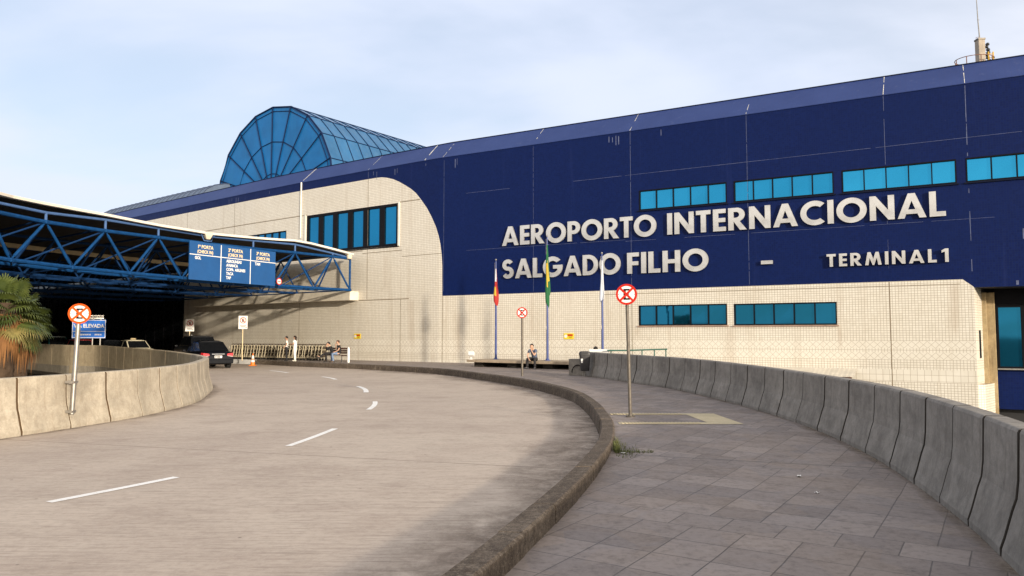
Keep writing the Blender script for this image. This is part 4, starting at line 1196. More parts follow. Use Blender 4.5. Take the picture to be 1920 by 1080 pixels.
m_ = MB(); ring_disc(m_, hn * .17, hn, .15, .205, .018); m_.build('border', M['sign_red'], hs, weld=False)
hex_ = Vector((-hn.y, hn.x, 0))
put_text('lettering', "4,5m", .12, hn * .186 + Vector((0, 0, -.04)), hex_, (0, 0, 1), M['sign_black'], hs, .004, 'CENTER')
m_ = MB()
for s_ in (1, -1): m_.face([hn * .186 + hex_ * -.03 + Vector((0, 0, s_ * .13)), hn * .186 + hex_ * .03 + Vector((0, 0, s_ * .13)), hn * .186 + Vector((0, 0, s_ * .085))])
m_.build('arrows', M['sign_black'], hs, weld=False)
m_ = MB(); m_.obox(hn * .10 , hex_ * .02, hn * .07, (0, 0, .12)); m_.build('clamp', M['steel'], hs)

# ------------------------------------------------------------------ no-stopping signs
def rot2(v, a): return Vector((v[0] * math.cos(a) - v[1] * math.sin(a), v[0] * math.sin(a) + v[1] * math.cos(a), 0))
def no_stop(name, label, loc, face_dir, zc_, r_, pole_r, lean, base='flange', redm=None, polem=None, poleb=0.0, group='round no stopping signs on poles'):
    redm = redm or M['sign_red']; polem = polem or M['steel_worn']
    root = tag(empty(name, loc), label, 'road sign', group)
    n_ = Vector((face_dir[0], face_dir[1], 0)).normalized(); ex = Vector((-n_.y, n_.x, 0))
    top = Vector((lean[0], lean[1], zc_))
    m_ = MB(); m_.tube([(0, 0, poleb), top + Vector((0, 0, r_ * .7))], pole_r, 12); m_.build('pole', polem, root, smooth=True)
    c = top + n_ * (pole_r + .012)
    m_ = MB(); ring_disc(m_, c, n_, 0, r_ * .84, .004); 
    N = 36
    m_.build('face', M['sign_white'], root, weld=False)
    m_ = MB(); ring_disc(m_, c - n_ * .004, n_, r_ * .80, r_, .012)
    a = Vector((0, 0, 1)).cross(n_).normalized(); b = n_.cross(a)
    m_.face([c - n_ * .006 + (a * math.cos(2 * math.pi * k / N) + b * math.sin(2 * math.pi * k / N)) * r_ for k in range(N)])
    m_.build('border', redm, root, weld=False)
    m_ = MB(); u_ = Vector((0, 0, 1))
    def rect(x0, x1, z0, z1, d_): m_.face([c + ex * x0 * r_ + u_ * z0 * r_ + n_ * d_, c + ex * x1 * r_ + u_ * z0 * r_ + n_ * d_, c + ex * x1 * r_ + u_ * z1 * r_ + n_ * d_, c + ex * x0 * r_ + u_ * z1 * r_ + n_ * d_])
    rect(-.28, .30, .36, .52, .0065); rect(-.28, .30, -.52, -.36, .0065); rect(-.28, -.06, -.36, .36, .0065); rect(-.06, .22, -.09, .09, .0065)
    rect(-.78, -.72, -.03, .03, .0065); rect(.72, .78, -.03, .03, .0065)
    m_.build('symbol', M['sign_black'], root, weld=False)
    m_ = MB()
    for s_ in (1, -1):
        d_ = (ex + u_ * s_).normalized(); q = n_.cross(d_)
        m_.face([c + d_ * r_ * .82 * i + q * r_ * .10 * j + n_ * (.0105 if s_ > 0 else .0095) for i, j in ((-1, -1), (1, -1), (1, 1), (-1, 1))])
    m_.build('cross_bars', redm, root, weld=False)
    m_ = MB()
    for zz in (.45, -.45): m_.obox(top + u_ * zz * r_, ex * pole_r * 1.5, n_ * (pole_r + .008), (0, 0, .018))
    m_.build('clamps', M['steel'], root)
    if base == 'flange':
        m_ = MB(); m_.lathe([(pole_r * 2.7, 0), (pole_r * 2.7, .016), (pole_r * 1.4, .02), (pole_r * 1.15, .05)], 16, (0, 0, poleb))
        for k in range(4):
            q = rot2((pole_r * 2.2, 0), k * math.pi / 2 + .6); m_.lathe([(.012, 0), (.012, .04)], 6, (q.x, q.y, poleb))
        m_.build('base_flange', M['steel_worn'], root)
    return root
near_p = Vector((px(1180, 14.75), 14.75, .12))
no_stop('no_stopping_sign', 'round red no stopping sign on the tall leaning pole set in pale tactile paving', near_p, (-.22, -1), 2.52 - .12, .208, .034, (-.05, 0))
no_stop('no_stopping_sign', 'smaller-looking round red no stopping sign by the dark kerb beside the seated man', Vector((px(979, 29.6), 29.6, .12)), (-.1, -1), 2.50, .215, .043, (.0, 0), base='none')
lp = Vector((-8.60, 14.72, .18))
ls = no_stop('no_stopping_sign', 'round orange-red no stopping sign on a pale pipe bolted to the left concrete parapet', lp, (.62, -1), 1.96, .198, .043, (.06, .02), base='none', redm=M['sign_orange'], polem=M['steel'])
m_ = MB()
for z in (.05, .62):
    m_.obox((-.05 + z * .03, 0, z), (.09, 0, 0), (0, .07, 0), (0, 0, .022)); m_.obox((-.03 + z * .03, -.055, z), (.03, 0, 0), (0, .012, 0), (0, 0, .03))
m_.build('wall_brackets', M['steel'], ls)

# tactile paving frame round the near sign (flush slabs)
def tact(pts, z=.1245):
    m_ = MB()
    xs = [Vector((p[0], p[1], swz(p[1]) + .006)) for p in pts]
    m_.mesh(xs, tessellate_polygon([xs])); return m_
tp = MB()
def strip_q(a, b, c, d_): tp.face([Vector((x, y, swz(y) + .006)) for x, y in (a, b, c, d_)])
strip_q((1.98, 14.72 + .62), (4.03, 14.72 + .62), (3.94, 15.12), (1.98, 15.10))
strip_q((1.93, 13.52), (3.58, 13.52), (3.62, 13.78), (1.94, 13.80))
strip_q((3.42, 13.5), (4.06, 13.5), (4.06, 15.4), (3.40, 15.4)) if False else None
strip_q((3.585, 13.52), (4.16, 13.52), (4.10, 15.34), (3.50, 15.118))
for k in range(22):
    x = 2.0 + k * .066
    tp.obox((x, 15.22, swz(15.2) + .009), (.018, 0, 0), (0, .10, 0), (0, 0, .006)); tp.obox((x, 13.66, swz(13.6) + .009), (.018, 0, 0), (0, .11, 0), (0, 0, .006))
tag(tp.build('tactile_paving', M['tactile'], weld=False), kind='structure')

# VIA ELEVADA sign
vs = tag(empty('direction_sign', (-27.35, 48.35, -.1)), 'blue elevated roadway sign on two posts behind the concrete parapet', 'road sign')
vn = Vector((.52, -.854, 0)); vex = Vector((.854, .52, 0)); VW, VH = 1.90, 1.20
def vp(x, z, d_=0): return vex * x + Vector((0, 0, z - .0)) + vn * d_
zc_ = 2.26
m_ = MB(); m_.obox(vp(0, zc_), vex * VW / 2, vn * .02, (0, 0, VH / 2)); m_.build('panel', M['sign_blue2'], vs)
m_ = MB()
for z, h in ((zc_ + VH / 2 - .03, .018), (zc_ - VH / 2 + .03, .018), (zc_ - .16, .014)): m_.obox(vp(0, z, .024), vex * (VW / 2 - .02), vn * .003, (0, 0, h))
for x in (-VW / 2 + .03, VW / 2 - .03): m_.obox(vp(x, zc_, .0245), vex * .018, vn * .003, (0, 0, VH / 2 - .03))
m_.build('border', M['sign_white'], vs)
put_text('lettering', "VIA ELEVADA", .34, vp(0, zc_ + .08, .024), vex, (0, 0, 1), M['sign_white'], vs, .009, 'CENTER', .84)
m_ = MB()
random.seed(4)
x = -VW / 2 + .18
while x < VW / 2 - .2:
    wd_ = random.uniform(.03, .07)
    if not (.12 < x < .3): m_.obox(vp(x, zc_ - .37, .024), vex * wd_ / 2, vn * .003, (0, 0, .045))
    x += wd_ + .025
m_.build('small_print', M['sign_white'], vs)
for x in (.22, .66):
    m_ = MB(); m_.tube([vp(x, 0, -.07), vp(x, zc_ + VH / 2 + .30, -.07)], .045, 8); m_.build('post', M['steel'], vs, smooth=True)
m_ = MB(); m_.obox(vp(.40, zc_ + VH / 2 + .25, -.07), vex * .42, vn * .03, (0, 0, .03)); m_.obox(vp(.40, zc_ + VH / 2 + .1, -.07), vex * .42, vn * .03, (0, 0, .03)); m_.build('cross_frame', M['steel'], vs)

# no-parking plates on thin posts
def park_sign(loc, label, w_, h_, zb):
    root = tag(empty('no_parking_sign', loc), label, 'road sign', 'white no parking plates beside the drop-off road')
    n_ = Vector((.45, -.89, 0)).normalized(); ex = Vector((-n_.y, n_.x, 0)); u_ = Vector((0, 0, 1))
    m_ = MB(); m_.tube([(0, 0, 0), (0, 0, zb + h_ * .9)], .028, 8); m_.build('post', M['sign_cream'], root, smooth=True)
    m_ = MB(); m_.obox(n_ * .04 + u_ * (zb + h_ / 2), ex * w_ / 2, n_ * .008, (0, 0, h_ / 2)); m_.build('plate', M['sign_white'], root)
    c = n_ * .049 + u_ * (zb + h_ * .66); r_ = w_ * .36
    m_ = MB(); ring_disc(m_, c, n_, r_ * .80, r_, .003)
    d_ = (ex - u_).normalized(); q = n_.cross(d_); m_.face([c + d_ * r_ * .85 * i + q * r_ * .09 * j + n_ * .006 for i, j in ((-1, -1), (1, -1), (1, 1), (-1, 1))])
    m_.build('ring', M['sign_red'], root, weld=False)
    put_text('lettering', "E", r_ * 1.35, c - u_ * r_ * .48 + n_ * .003, ex, u_, M['sign_black'], root, .01, 'CENTER')
    m_ = MB()
    for k, z in enumerate((.27, .21, .15)): m_.obox(n_ * .0495 + u_ * (zb + h_ * z), ex * w_ * (.36 - .05 * k), n_ * .001, (0, 0, h_ * .012))
    m_.obox(n_ * .0495 + ex * w_ * .35 + u_ * (zb + h_ * .12), ex * w_ * .045, n_ * .001, (0, 0, h_ * .04))
    m_.build('small_print', M['sign_black'], root)
    return root
park_sign((px(456, 47.9), 47.9, .12), 'white no parking plate on a thin cream post in front of the luggage trolleys', .55, .84, 2.03)
park_sign((px(356.5, 51.6), 51.6, .12), 'white no parking plate above the dark pickup, in the canopy shade', .56, .84, 1.90)

# yellow notices on the wall
def notice(u, z, w_, h_, label):
    p = fplace(u, z, 0); ex = fdir(u); n_ = Vector((ex.y, -ex.x, 0))
    root = tag(empty('warning_notice', p), label, 'notice', 'yellow notices on the tiled wall')
    m_ = MB(); m_.obox(n_ * .012, ex * w_ / 2, n_ * .008, (0, 0, h_ / 2)); m_.build('plate', M['sign_yellow'], root)
    m_ = MB(); ring_disc(m_, ex * -w_ * .30 + n_ * .021, n_, 0, h_ * .28, .002, 18); m_.build('pictogram', M['sign_white'], root, weld=False)
    m_ = MB(); m_.obox(ex * w_ * .14 + n_ * .021 + Vector((0, 0, h_ * .18)), ex * w_ * .26, n_ * .002, (0, 0, h_ * .15)); m_.build('heading', M['sign_red'], root)
    m_ = MB()
    for k in range(2): m_.obox(ex * w_ * .14 + n_ * .021 + Vector((0, 0, -h_ * (.12 + .16 * k))), ex * w_ * (.2 - .05 * k), n_ * .001, (0, 0, h_ * .03))
    m_.build('small_print', M['sign_black'], root)
notice(-6.87, 1.69, .62, .33, 'yellow notice on the tan tiled wall above the bench')
notice(8.68, 1.69, .60, .32, 'yellow notice on the cream tiled wall between the second and third flagpoles')

# roof-top mast with its railed platform
ms = tag(empty('roof_mast', (px(1858, 34.5), 34.5, 13.6)), 'square rendered roof mast with aerial and yellow ladder above the eave', 'mast')
m_ = MB(); m_.obox((0, 0, 1.02), (.155, 0, 0), (0, .155, 0), (0, 0, 1.02)); shaft = m_.build('shaft', M['tan_render'], ms, bevel=.02)
m_ = MB(); m_.obox((0, 0, 2.08), (.17, 0, 0), (0, .17, 0), (0, 0, .04)); m_.build('cap', M['steel_worn'], ms)
m_ = MB(); m_.tube([(.0, 0, 2.1), (-.05, 0, 3.0), (-.09, 0, 4.6)], [.03, .025, .015], 6); m_.tube([(-.09, 0, 3.05), (.02, 0, 3.05)], .012, 5); m_.build('aerial', M['steel'], ms)
m_ = MB(); m_.tube([(-.17, 0, 2.1), (-.17, 0, 2.2), (-.02, 0, 2.22)], .012, 5); m_.build('cable_loop', M['rust'], ms)
m_ = MB()
for x in (.24, .46): m_.tube([(x, -.22, .2), (x, -.22, 1.42)], .03, 6)
for k in range(7): m_.tube([(.24, -.22, .30 + k * .17), (.46, -.22, .30 + k * .17)], .015, 5)
m_.build('ladder', M['yellow_paint'], ms)
m_ = MB(); random.seed(2)
for k in range(11):
    z = .55 + k * .13; x = .34 + .05 * math.sin(k * 1.9); m_.lathe([(.02, -.06), (.085, -.03), (.075, .05), (.03, .085)], 7, (x, -.02, z))
    m_.tube([(.14, 0, z), (x, -.02, z)], .012, 5)
m_.build('insulators', M['dark'], ms)
rl = tag(empty('roof_railing', (px(1846, 34.6), 34.6, 13.7)), 'curved rusty guard rail round the roof hatch beside the mast', 'railing')
def ell(a, z): return Vector((.84 * math.cos(a), .70 * math.sin(a), z))
for z in (.52, 1.05):
    m_ = MB(); m_.tube([ell(R(10 + k * 10), z) for k in range(35)], .018, 6); m_.build('rail', M['rust'], rl, smooth=True)
for k in range(9):
    a = R(10 + k * 42); m_ = MB(); m_.tube([ell(a, 0), ell(a, 1.05)], .02, 6); m_.build('post', M['rust'], rl, smooth=True)

# corrugated awning low on the wall, right side
aw = tag(empty('awning', fplace(18, 0)), 'low cream corrugated awning on the tiled wall behind the right parapet', 'awning')
AI = Matrix.Translation(-Vector(aw.location))
m_ = MB(); u = 13.0; Z0, Z1 = .24, -.06
N = 150
pr = []
for k in range(N + 1):
    uu = lerp(13.0, 23.0, k / N); w_ = .003 * math.sin(k * math.pi / 1.5)
    pr.append([AI @ fplace(uu, Z0 + w_, .03), AI @ fplace(uu, lerp(Z0, Z1, .5) + w_, .8), AI @ fplace(uu, Z1 + w_, 1.55), AI @ fplace(uu, Z1 + w_ - .012, 1.55), AI @ fplace(uu, Z0 + w_ - .012, .03)])
m_.sweep(None, pr); m_.build('sheet', M['corrug'], aw)
m_ = MB(); m_.tube([AI @ fplace(13.1, -.12, 1.4), AI @ fplace(22.9, -.12, 1.4)], .035, 6)
for uu in (13.2, 16.4, 19.6, 22.8): m_.tube([AI @ fplace(uu, .12, .02), AI @ fplace(uu, -.13, 1.42)], .03, 6)
m_.build('frame', M['rust'], aw)
# ------------------------------------------------------------------ flag platform, flagpoles, floodlight
PD = Vector((.80, -.60, 0)).normalized(); PN = Vector((PD.y, -PD.x, 0))       # PN points to the viewer's side
pc = Vector((-2.35, 38.75, 0))
plat = tag(empty('flag_platform', (*pc.xy, .12)), 'long low concrete slab platform under the flagpoles where a man sits', 'platform')
m_ = MB(); PLn = 8.7
m_.obox(PD * PLn / 2 - PN * .95 + Vector((0, 0, .305)), PD * PLn / 2, PN * .95, (0, 0, .065)); m_.build('slab', concrete('platform concrete', (.40, .32, .23), (.16, .12, .08), 1, .5, .4, .3), plat, bevel=.012)
for k in range(4):
    m_ = MB(); m_.obox(PD * (.55 + k * 2.15) - PN * 1.0 + Vector((0, 0, .115)), PD * .28, PN * .7, (0, 0, .13)); m_.build('support', M['core'], plat)  # near-black colour puts the shade under the slab into the supports
m_ = MB(); m_.obox(PD * PLn / 2 - PN * 1.72 + Vector((0, 0, .1)), PD * PLn / 2, PN * .05, (0, 0, .13)); m_.build('recess_shade_strip', M['core'], plat)  # near-black strip drawn as the shade of the recess

def flag_mesh(h, bands, seed, wmax, wtop):
    """a limp flag: pleats hanging down the pole, colour zones across its folds"""
    rnd = random.Random(seed); NZ, NA = 40, 30
    ph = [rnd.uniform(0, 6.28) for _ in range(5)]
    verts = []; faces = []; mi = []
    for i in range(NZ + 1):
        t = i / NZ                       # 0 top .. 1 bottom
        W = lerp(wtop, wmax, sstep(0, .75, t)) * (1 - .12 * math.sin(t * 9 + ph[0])) * (1 if t < .94 else 1 - (t - .94) * 5)
        for k in range(NA + 1):
            q = k / NA; a = q * 2 * math.pi * 1.6 + ph[1] + t * 1.3
            r_ = W * (.32 + .68 * abs(math.sin(q * 3.1 * 2.2 + ph[2] + t * .8)))
            x = r_ * math.cos(a) * .62 + W * .10 * math.sin(3 * t + ph[3]); y = r_ * math.sin(a) * .45
            z = -h * t - (.10 * h * math.sin(q * 5 + ph[4]) * t)
            verts.append((x, y, z))
    for i in range(NZ):
        for k in range(NA):
            a = i * (NA + 1) + k; faces.append((a, a + 1, a + NA + 2, a + NA + 1)); mi.append(bands((i + .5) / NZ, (k + .5) / NA))
    return verts, faces, mi
M['f_red'] = basic('flag red', (.34, .018, .014), .8, 0, .1, 3); M['f_yel'] = basic('flag yellow', (.48, .32, .03), .8, 0, .1, 3)
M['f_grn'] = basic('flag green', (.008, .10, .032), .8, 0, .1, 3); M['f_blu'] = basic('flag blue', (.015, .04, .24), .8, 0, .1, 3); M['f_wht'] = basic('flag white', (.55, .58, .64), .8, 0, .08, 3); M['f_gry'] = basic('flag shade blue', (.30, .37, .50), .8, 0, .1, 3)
def pole(loc, top, flag, label, fz0, fz1, wmax, wtop, mats, bands, seed):
    r_ = tag(empty('flagpole', loc), label, 'flagpole', 'flagpoles on the concrete platform')
    m_ = MB(); m_.tube([(0, 0, 0), (0, 0, 2.0), (0, 0, top)], [.062, .055, .028], 12); m_.build('pole', M['pole_blue'], r_, smooth=True)
    m_ = MB(); m_.lathe([(.17, 0), (.17, .02), (.09, .03), (.075, .10)], 14); m_.build('base_plate', M['pole_blue'], r_)
    m_ = MB(); m_.lathe([(.01, 0), (.045, .03), (.045, .06), (.01, .10)], 10, (0, 0, top)); m_.build('finial', M['steel'], r_, smooth=True)
    m_ = MB(); m_.obox((-.07, -.02, 1.62), (.03, 0, 0), (0, .03, 0), (0, 0, .08)); m_.tube([(-.055, -.04, 1.5), (-.05, -.04, top - .1)], .006, 5); m_.build('halyard_cleat', M['steel'], r_)
    v, f, mi = flag_mesh(fz0 - fz1, bands, seed, wmax, wtop)
    fl = MB(); fl.v = [(x, y - .03, z + fz0) for x, y, z in v]; fl.f = f; fl.m = mi; fl.uv = [None] * len(f)
    o = fl.build('flag', mats, r_, smooth=True, angle=80)
PZ = .12 + .37
def rs_b(t, q):
    if t < .35: return 3 if q < .7 else 0
    if q < .35: return 2 if t > .72 else 0
    if q < .55: return 1 if .5 < t < .75 else 0
    return 0 if q < .85 else 2
def br_b(t, q):
    if t < .30: return 0
    if .36 < t < .56 and (.22 < q < .36 or .62 < q < .74): return 2
    if .16 < t < .70 and (.10 < q < .42 or .55 < q < .86): return 1
    return 0
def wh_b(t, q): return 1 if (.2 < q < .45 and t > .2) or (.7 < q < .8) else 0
def ppos(x, y, z=PZ): 
    d_ = Vector((x, y, z)); return d_
pole((-.84, 38.95, PZ), 5.15, 0, 'blue flagpole with a limp red and yellow flag, nearest the white floodlight', 4.72, 2.95, .21, .05, [M['f_red'], M['f_yel'], M['f_grn'], M['f_wht']], rs_b, 5)
pole((1.76, 37.15, PZ), 6.15, 0, 'tallest blue flagpole with a limp green Brazilian flag, behind the seated man', 5.75, 2.90, .20, .06, [M['f_grn'], M['f_yel'], M['f_blu']], br_b, 9)
pole((4.22, 34.9, PZ), 5.05, 0, 'blue flagpole with a limp white flag behind the grey parapet', 4.75, 2.95, .17, .045, [M['f_wht'], M['f_gry']], wh_b, 12)

fl = tag(empty('floodlight', (px(884, 39.0), 39.0, PZ)), 'white box floodlight tilted up on the left end of the platform', 'floodlight')
m_ = MB(); a = R(38); ax = Vector((.8, -.4, 0)).normalized(); ay = Vector((0, math.cos(a), math.sin(a))); az = ax.cross(ay)
m_.obox((0, 0, .28), ax * .17, ay * .15, az * .075); m_.build('housing', M['sign_white'], fl, bevel=.02)
m_ = MB(); m_.tube([(-.02, 0, 0), (-.02, 0, .18)], .03, 8); m_.obox((-.02, 0, .01), (.09, 0, 0), (0, .07, 0), (0, 0, .012)); m_.build('bracket', M['sign_white'], fl)

# ------------------------------------------------------------------ bin, end block, rail, white slab
bn = tag(empty('litter_bin', (px(1096, 29.2), 29.2, .12)), 'dark grey plastic litter bin hung on a post at the end of the grey parapet', 'bin')
m_ = MB(); prof = [(.135, .26), (.17, .34), (.205, .86)]
def rrect(w_, d_, z, n=4, rr=.35):
    out = []
    for cx, cy, a0 in ((1, 1, 0), (-1, 1, 90), (-1, -1, 180), (1, -1, 270)):
        for k in range(n + 1):
            t = R(a0 + 90 * k / n); out.append(Vector((cx * w_ * (1 - rr) + w_ * rr * math.cos(t), cy * d_ * (1 - rr) + d_ * rr * math.sin(t), z)))
    return out
m_.sweep(None, [rrect(w_, w_ * .85, z) for w_, z in [(.14, .22), (.165, .25), (.205, .80), (.21, .84)]]); m_.build('body', M['plastic_grey'], bn, smooth=True)
m_ = MB(); m_.sweep(None, [rrect(.22, .19, .845), rrect(.225, .195, .90), rrect(.19, .16, .975), rrect(.10, .08, .99)]); m_.build('lid', M['plastic_grey'], bn, smooth=True)
m_ = MB(); m_.obox((-.03, -.194, .915), (.13, 0, 0), (0, .008, 0), (0, 0, .03)); m_.build('opening', M['dark'], bn)
m_ = MB(); m_.obox((-.13, -.172, .62), (.035, 0, 0), (0, .004, 0), (0, 0, .08)); m_.build('sticker', M['sign_white'], bn)
m_ = MB(); m_.tube([(.0, .10, 0), (.0, .10, .8)], .03, 8); m_.tube([(-.07, .02, 0), (-.07, .02, .25)], .018, 6); m_.build('post', M['steel'], bn, smooth=True)

eb = tag(empty('concrete_block', (px(1083, 30.3), 30.3, .12)), 'short grey concrete end block behind the litter bin', 'concrete block')
m_ = MB(); m_.obox((0, 0, .33), (.30, -.12, 0), (.08, .2, 0), (0, 0, .33)); m_.build('block', M['barrier_grey'], eb, bevel=.02)
m_ = MB(); m_.tube([(-.26 + .45 * (1 - math.cos(t * .17)) * .5, -.23 - .03 * t / 9, .12 + .30 * math.sin(t * .17)) for t in range(0, 18)], .025, 5); m_.build('hoop_mark', M['core'], eb)

hr = tag(empty('handrail', (px(1190, 31.5), 31.5, 0)), 'dark green tubular handrail behind the grey parapet', 'handrail')
HI = -Vector(hr.location)
def hrp(x, Y, z): return Vector((px(x, Y), Y, z)) + HI
m_ = MB(); m_.tube([hrp(1138, 31.2, 1.10), hrp(1175, 31.3, 1.10), hrp(1250, 31.6, 1.145)], .03, 8); m_.build('rail', M['green_rail'], hr, smooth=True)
for x in (1145, 1203, 1226, 1247.5):
    m_ = MB(); m_.tube([hrp(x, 31.45, -2.0), hrp(x, 31.45, 1.12)], .026, 8); m_.build('post', M['green_rail'], hr, smooth=True)
m_ = MB(); m_.tube([hrp(1138, 31.2, .70), hrp(1250, 31.6, .72)], .02, 6); m_.build('mid_rail', M['green_rail'], hr, smooth=True)
ws = tag(empty('white_parapet', (px(1123, 31.6), 31.6, 0)), 'low white rendered parapet behind the litter bin with a person beyond it', 'low wall')
m_ = MB(); m_.obox((0, 0, 1.08), (.40, -.10, 0), (.05, .12, 0), (0, 0, .06)); m_.build('coping', M['white_paint'], ws, bevel=.03)
m_ = MB(); m_.obox((0, 0, .0), (.37, -.09, 0), (.03, .08, 0), (0, 0, 1.02)); m_.build('wall', M['white_paint'], ws)

# ------------------------------------------------------------------ bench by the wall
BX = Vector((.80, -.60, 0)); BF = Vector((-.60, -.80, 0))   # along the bench to its right end / facing direction
bo = Vector((-10.62, 45.25, .12))
be = tag(empty('bench', bo), 'dark timber slatted bench against the tan wall with two people sitting on it', 'bench')
for k in range(4):
    m_ = MB(); m_.obox(BF * (.02 + .115 * k - .2) + Vector((0, 0, .43)), BX * .85, BF * .045, (0, 0, .018)); m_.build('seat_slat', M['wood'], be, bevel=.006)
for k in range(3):
    m_ = MB(); m_.obox(BF * (-.30 - .03 * k) + Vector((0, 0, .56 + .13 * k)), BX * .85, Vector((0, 0, .048)) - BF * .012, BF * .016); m_.build('back_slat', M['wood'], be, bevel=.006)
for s_ in (-.74, .74):
    m_ = MB(); m_.tube([BX * s_ + BF * .22, BX * s_ + BF * .19 + Vector((0, 0, .40)), BX * s_ - BF * .24 + Vector((0, 0, .40)), BX * s_ - BF * .30, ], .028, 6)
    m_.tube([BX * s_ - BF * .26 + Vector((0, 0, .36)), BX * s_ - BF * .39 + Vector((0, 0, .88))], .026, 6); m_.build('leg_frame', M['dark'], be)
wp = tag(empty('white_post', bo + BX * .98 - BF * .12), 'short white bollard post beside the dark bench', 'bollard')
m_ = MB(); m_.lathe([(.075, 0), (.075, .80), (.06, .86)], 12); m_.build('shaft', M['white_paint'], wp, smooth=True)
m_ = MB(); m_.lathe([(.062, .861), (.05, .90), (.012, .92)], 12); m_.build('cap', M['white_paint'], wp, smooth=True)

# traffic cone
cn_ = tag(empty('traffic_cone', (px(476, 45.6), 45.6, -.1)), 'orange and white traffic cone standing at the end of the white kerb', 'traffic cone')
m_ = MB(); m_.obox((0, 0, .02), (.18, 0, 0), (0, .18, 0), (0, 0, .02)); m_.lathe([(.145, .04), (.118, .22)], 20); m_.build('base', M['cone_orange'], cn_)
m_ = MB(); m_.lathe([(.117, .222), (.092, .36)], 20); m_.build('band', M['sign_white'], cn_, smooth=True)
m_ = MB(); m_.lathe([(.091, .362), (.080, .43)], 20); m_.build('sleeve', M['cone_orange'], cn_, smooth=True)
m_ = MB(); m_.lathe([(.079, .432), (.045, .62)], 20); m_.build('band', M['sign_white'], cn_, smooth=True)
m_ = MB(); m_.lathe([(.044, .622), (.022, .75), (.010, .765)], 20); m_.build('tip', M['cone_orange'], cn_, smooth=True)

# ------------------------------------------------------------------ luggage trolleys nested in a row
M['trolley'] = basic('trolley tube', (.60, .53, .38), .4, .25, .15, 8)
M['trolley_dark'] = basic('trolley handle and gap shade', (.06, .045, .03), .6)
def make_trolley():
    """rolls along local +X (into the row); handle at -X"""
    r_ = empty('luggage_trolley', (0, 0, 0))
    m_ = MB()
    for s_ in (-.27, .27):
        m_.tube([(-.36, s_, .16), (-.42, s_ * 1.02, .55), (-.50, s_ * 1.03, .98)], .026, 6)
        m_.tube([(-.36, s_, .16), (.46, s_ * .55, .13)], .024, 6)
        m_.tube([(-.40, s_, .42), (-.12, s_ * .8, .15)], .012, 5)
    m_.tube([(-.405, -.27, .46), (-.405, .27, .46)], .013, 5); m_.tube([(-.44, -.275, .68), (-.44, .275, .68)], .013, 5)
    m_.build('frame', M['trolley'], r_, smooth=True)
    m_ = MB(); m_.obox((-.395, 0, .57), (.05, 0, -.36), (0, .235, 0), (.008, 0, .001)); m_.build('gap_shade_panel', M['trolley_dark'], r_)  # dark sheet standing in for the shade between nested trolleys
    m_ = MB(); m_.tube([(-.50, -.29, .98), (-.53, -.27, 1.03), (-.53, .27, 1.03), (-.50, .29, .98)], .030, 8); m_.build('handle', M['trolley_dark'], r_, smooth=True)
    m_ = MB(); m_.obox((.05, 0, .155), (.40, 0, 0), (0, .20, 0), (0, 0, .008)); m_.build('deck', M['trolley'], r_)
    m_ = MB()
    b = [(-.43, -.25, .70), (-.43, .25, .70), (-.20, .19, .74), (-.20, -.19, .74)]
    t_ = [(-.47, -.27, .92), (-.47, .27, .92), (-.16, .21, .90), (-.16, -.21, .90)]
    for L_ in (b, t_): m_.tube([*L_, L_[0]], .008, 4)
    for p, q in zip(b, t_): m_.tube([p, q], .007, 4)
    for k in range(1, 4): m_.tube([Vector(b[3]).lerp(Vector(b[2]), k / 4), Vector(t_[3]).lerp(Vector(t_[2]), k / 4)], .006, 4)
    m_.build('basket', M['trolley'], r_)
    for x, y in ((-.34, -.27), (-.34, .27), (.42, 0)):
        m_ = MB(); m_.lathe([(.035, -.018), (.07, -.014), (.07, .014), (.035, .018)], 12, (x, y, .07), 'Y'); m_.build('wheel', M['rubber'], r_, smooth=True)
    return r_
tro = make_trolley()
A_ = Vector((px(600, 48.6), 48.6, .12)); B_ = Vector((px(432, 52.4), 52.4, .12)); NTR = 31
rd = (B_ - A_).normalized(); rza = math.atan2(rd.y, rd.x)
random.seed(21)
for i in range(NTR):
    o = tro if i == 0 else copy_tree(tro)
    p = A_.lerp(B_, i / (NTR - 1)); o.location = p + Vector((random.uniform(-.02, .02), random.uniform(-.04, .04), 0)); o.rotation_euler = (0, 0, rza + random.uniform(-.035, .035))
    if i == 0: lb = 'luggage trolley at the bench end of the nested row, nearest the seated couple'
    elif i == NTR - 1: lb = 'luggage trolley at the car end of the nested row, behind the black sedan'
    elif i < 12: lb = 'cream luggage trolley nested in the row between the woman in white and bench'
    elif i < 22: lb = 'cream luggage trolley nested between the no parking plate and the standing man'
    else: lb = 'cream luggage trolley nested between the black sedan and the no parking plate'
    tag(o, lb, 'luggage trolley', 'luggage trolleys nested along the wall')

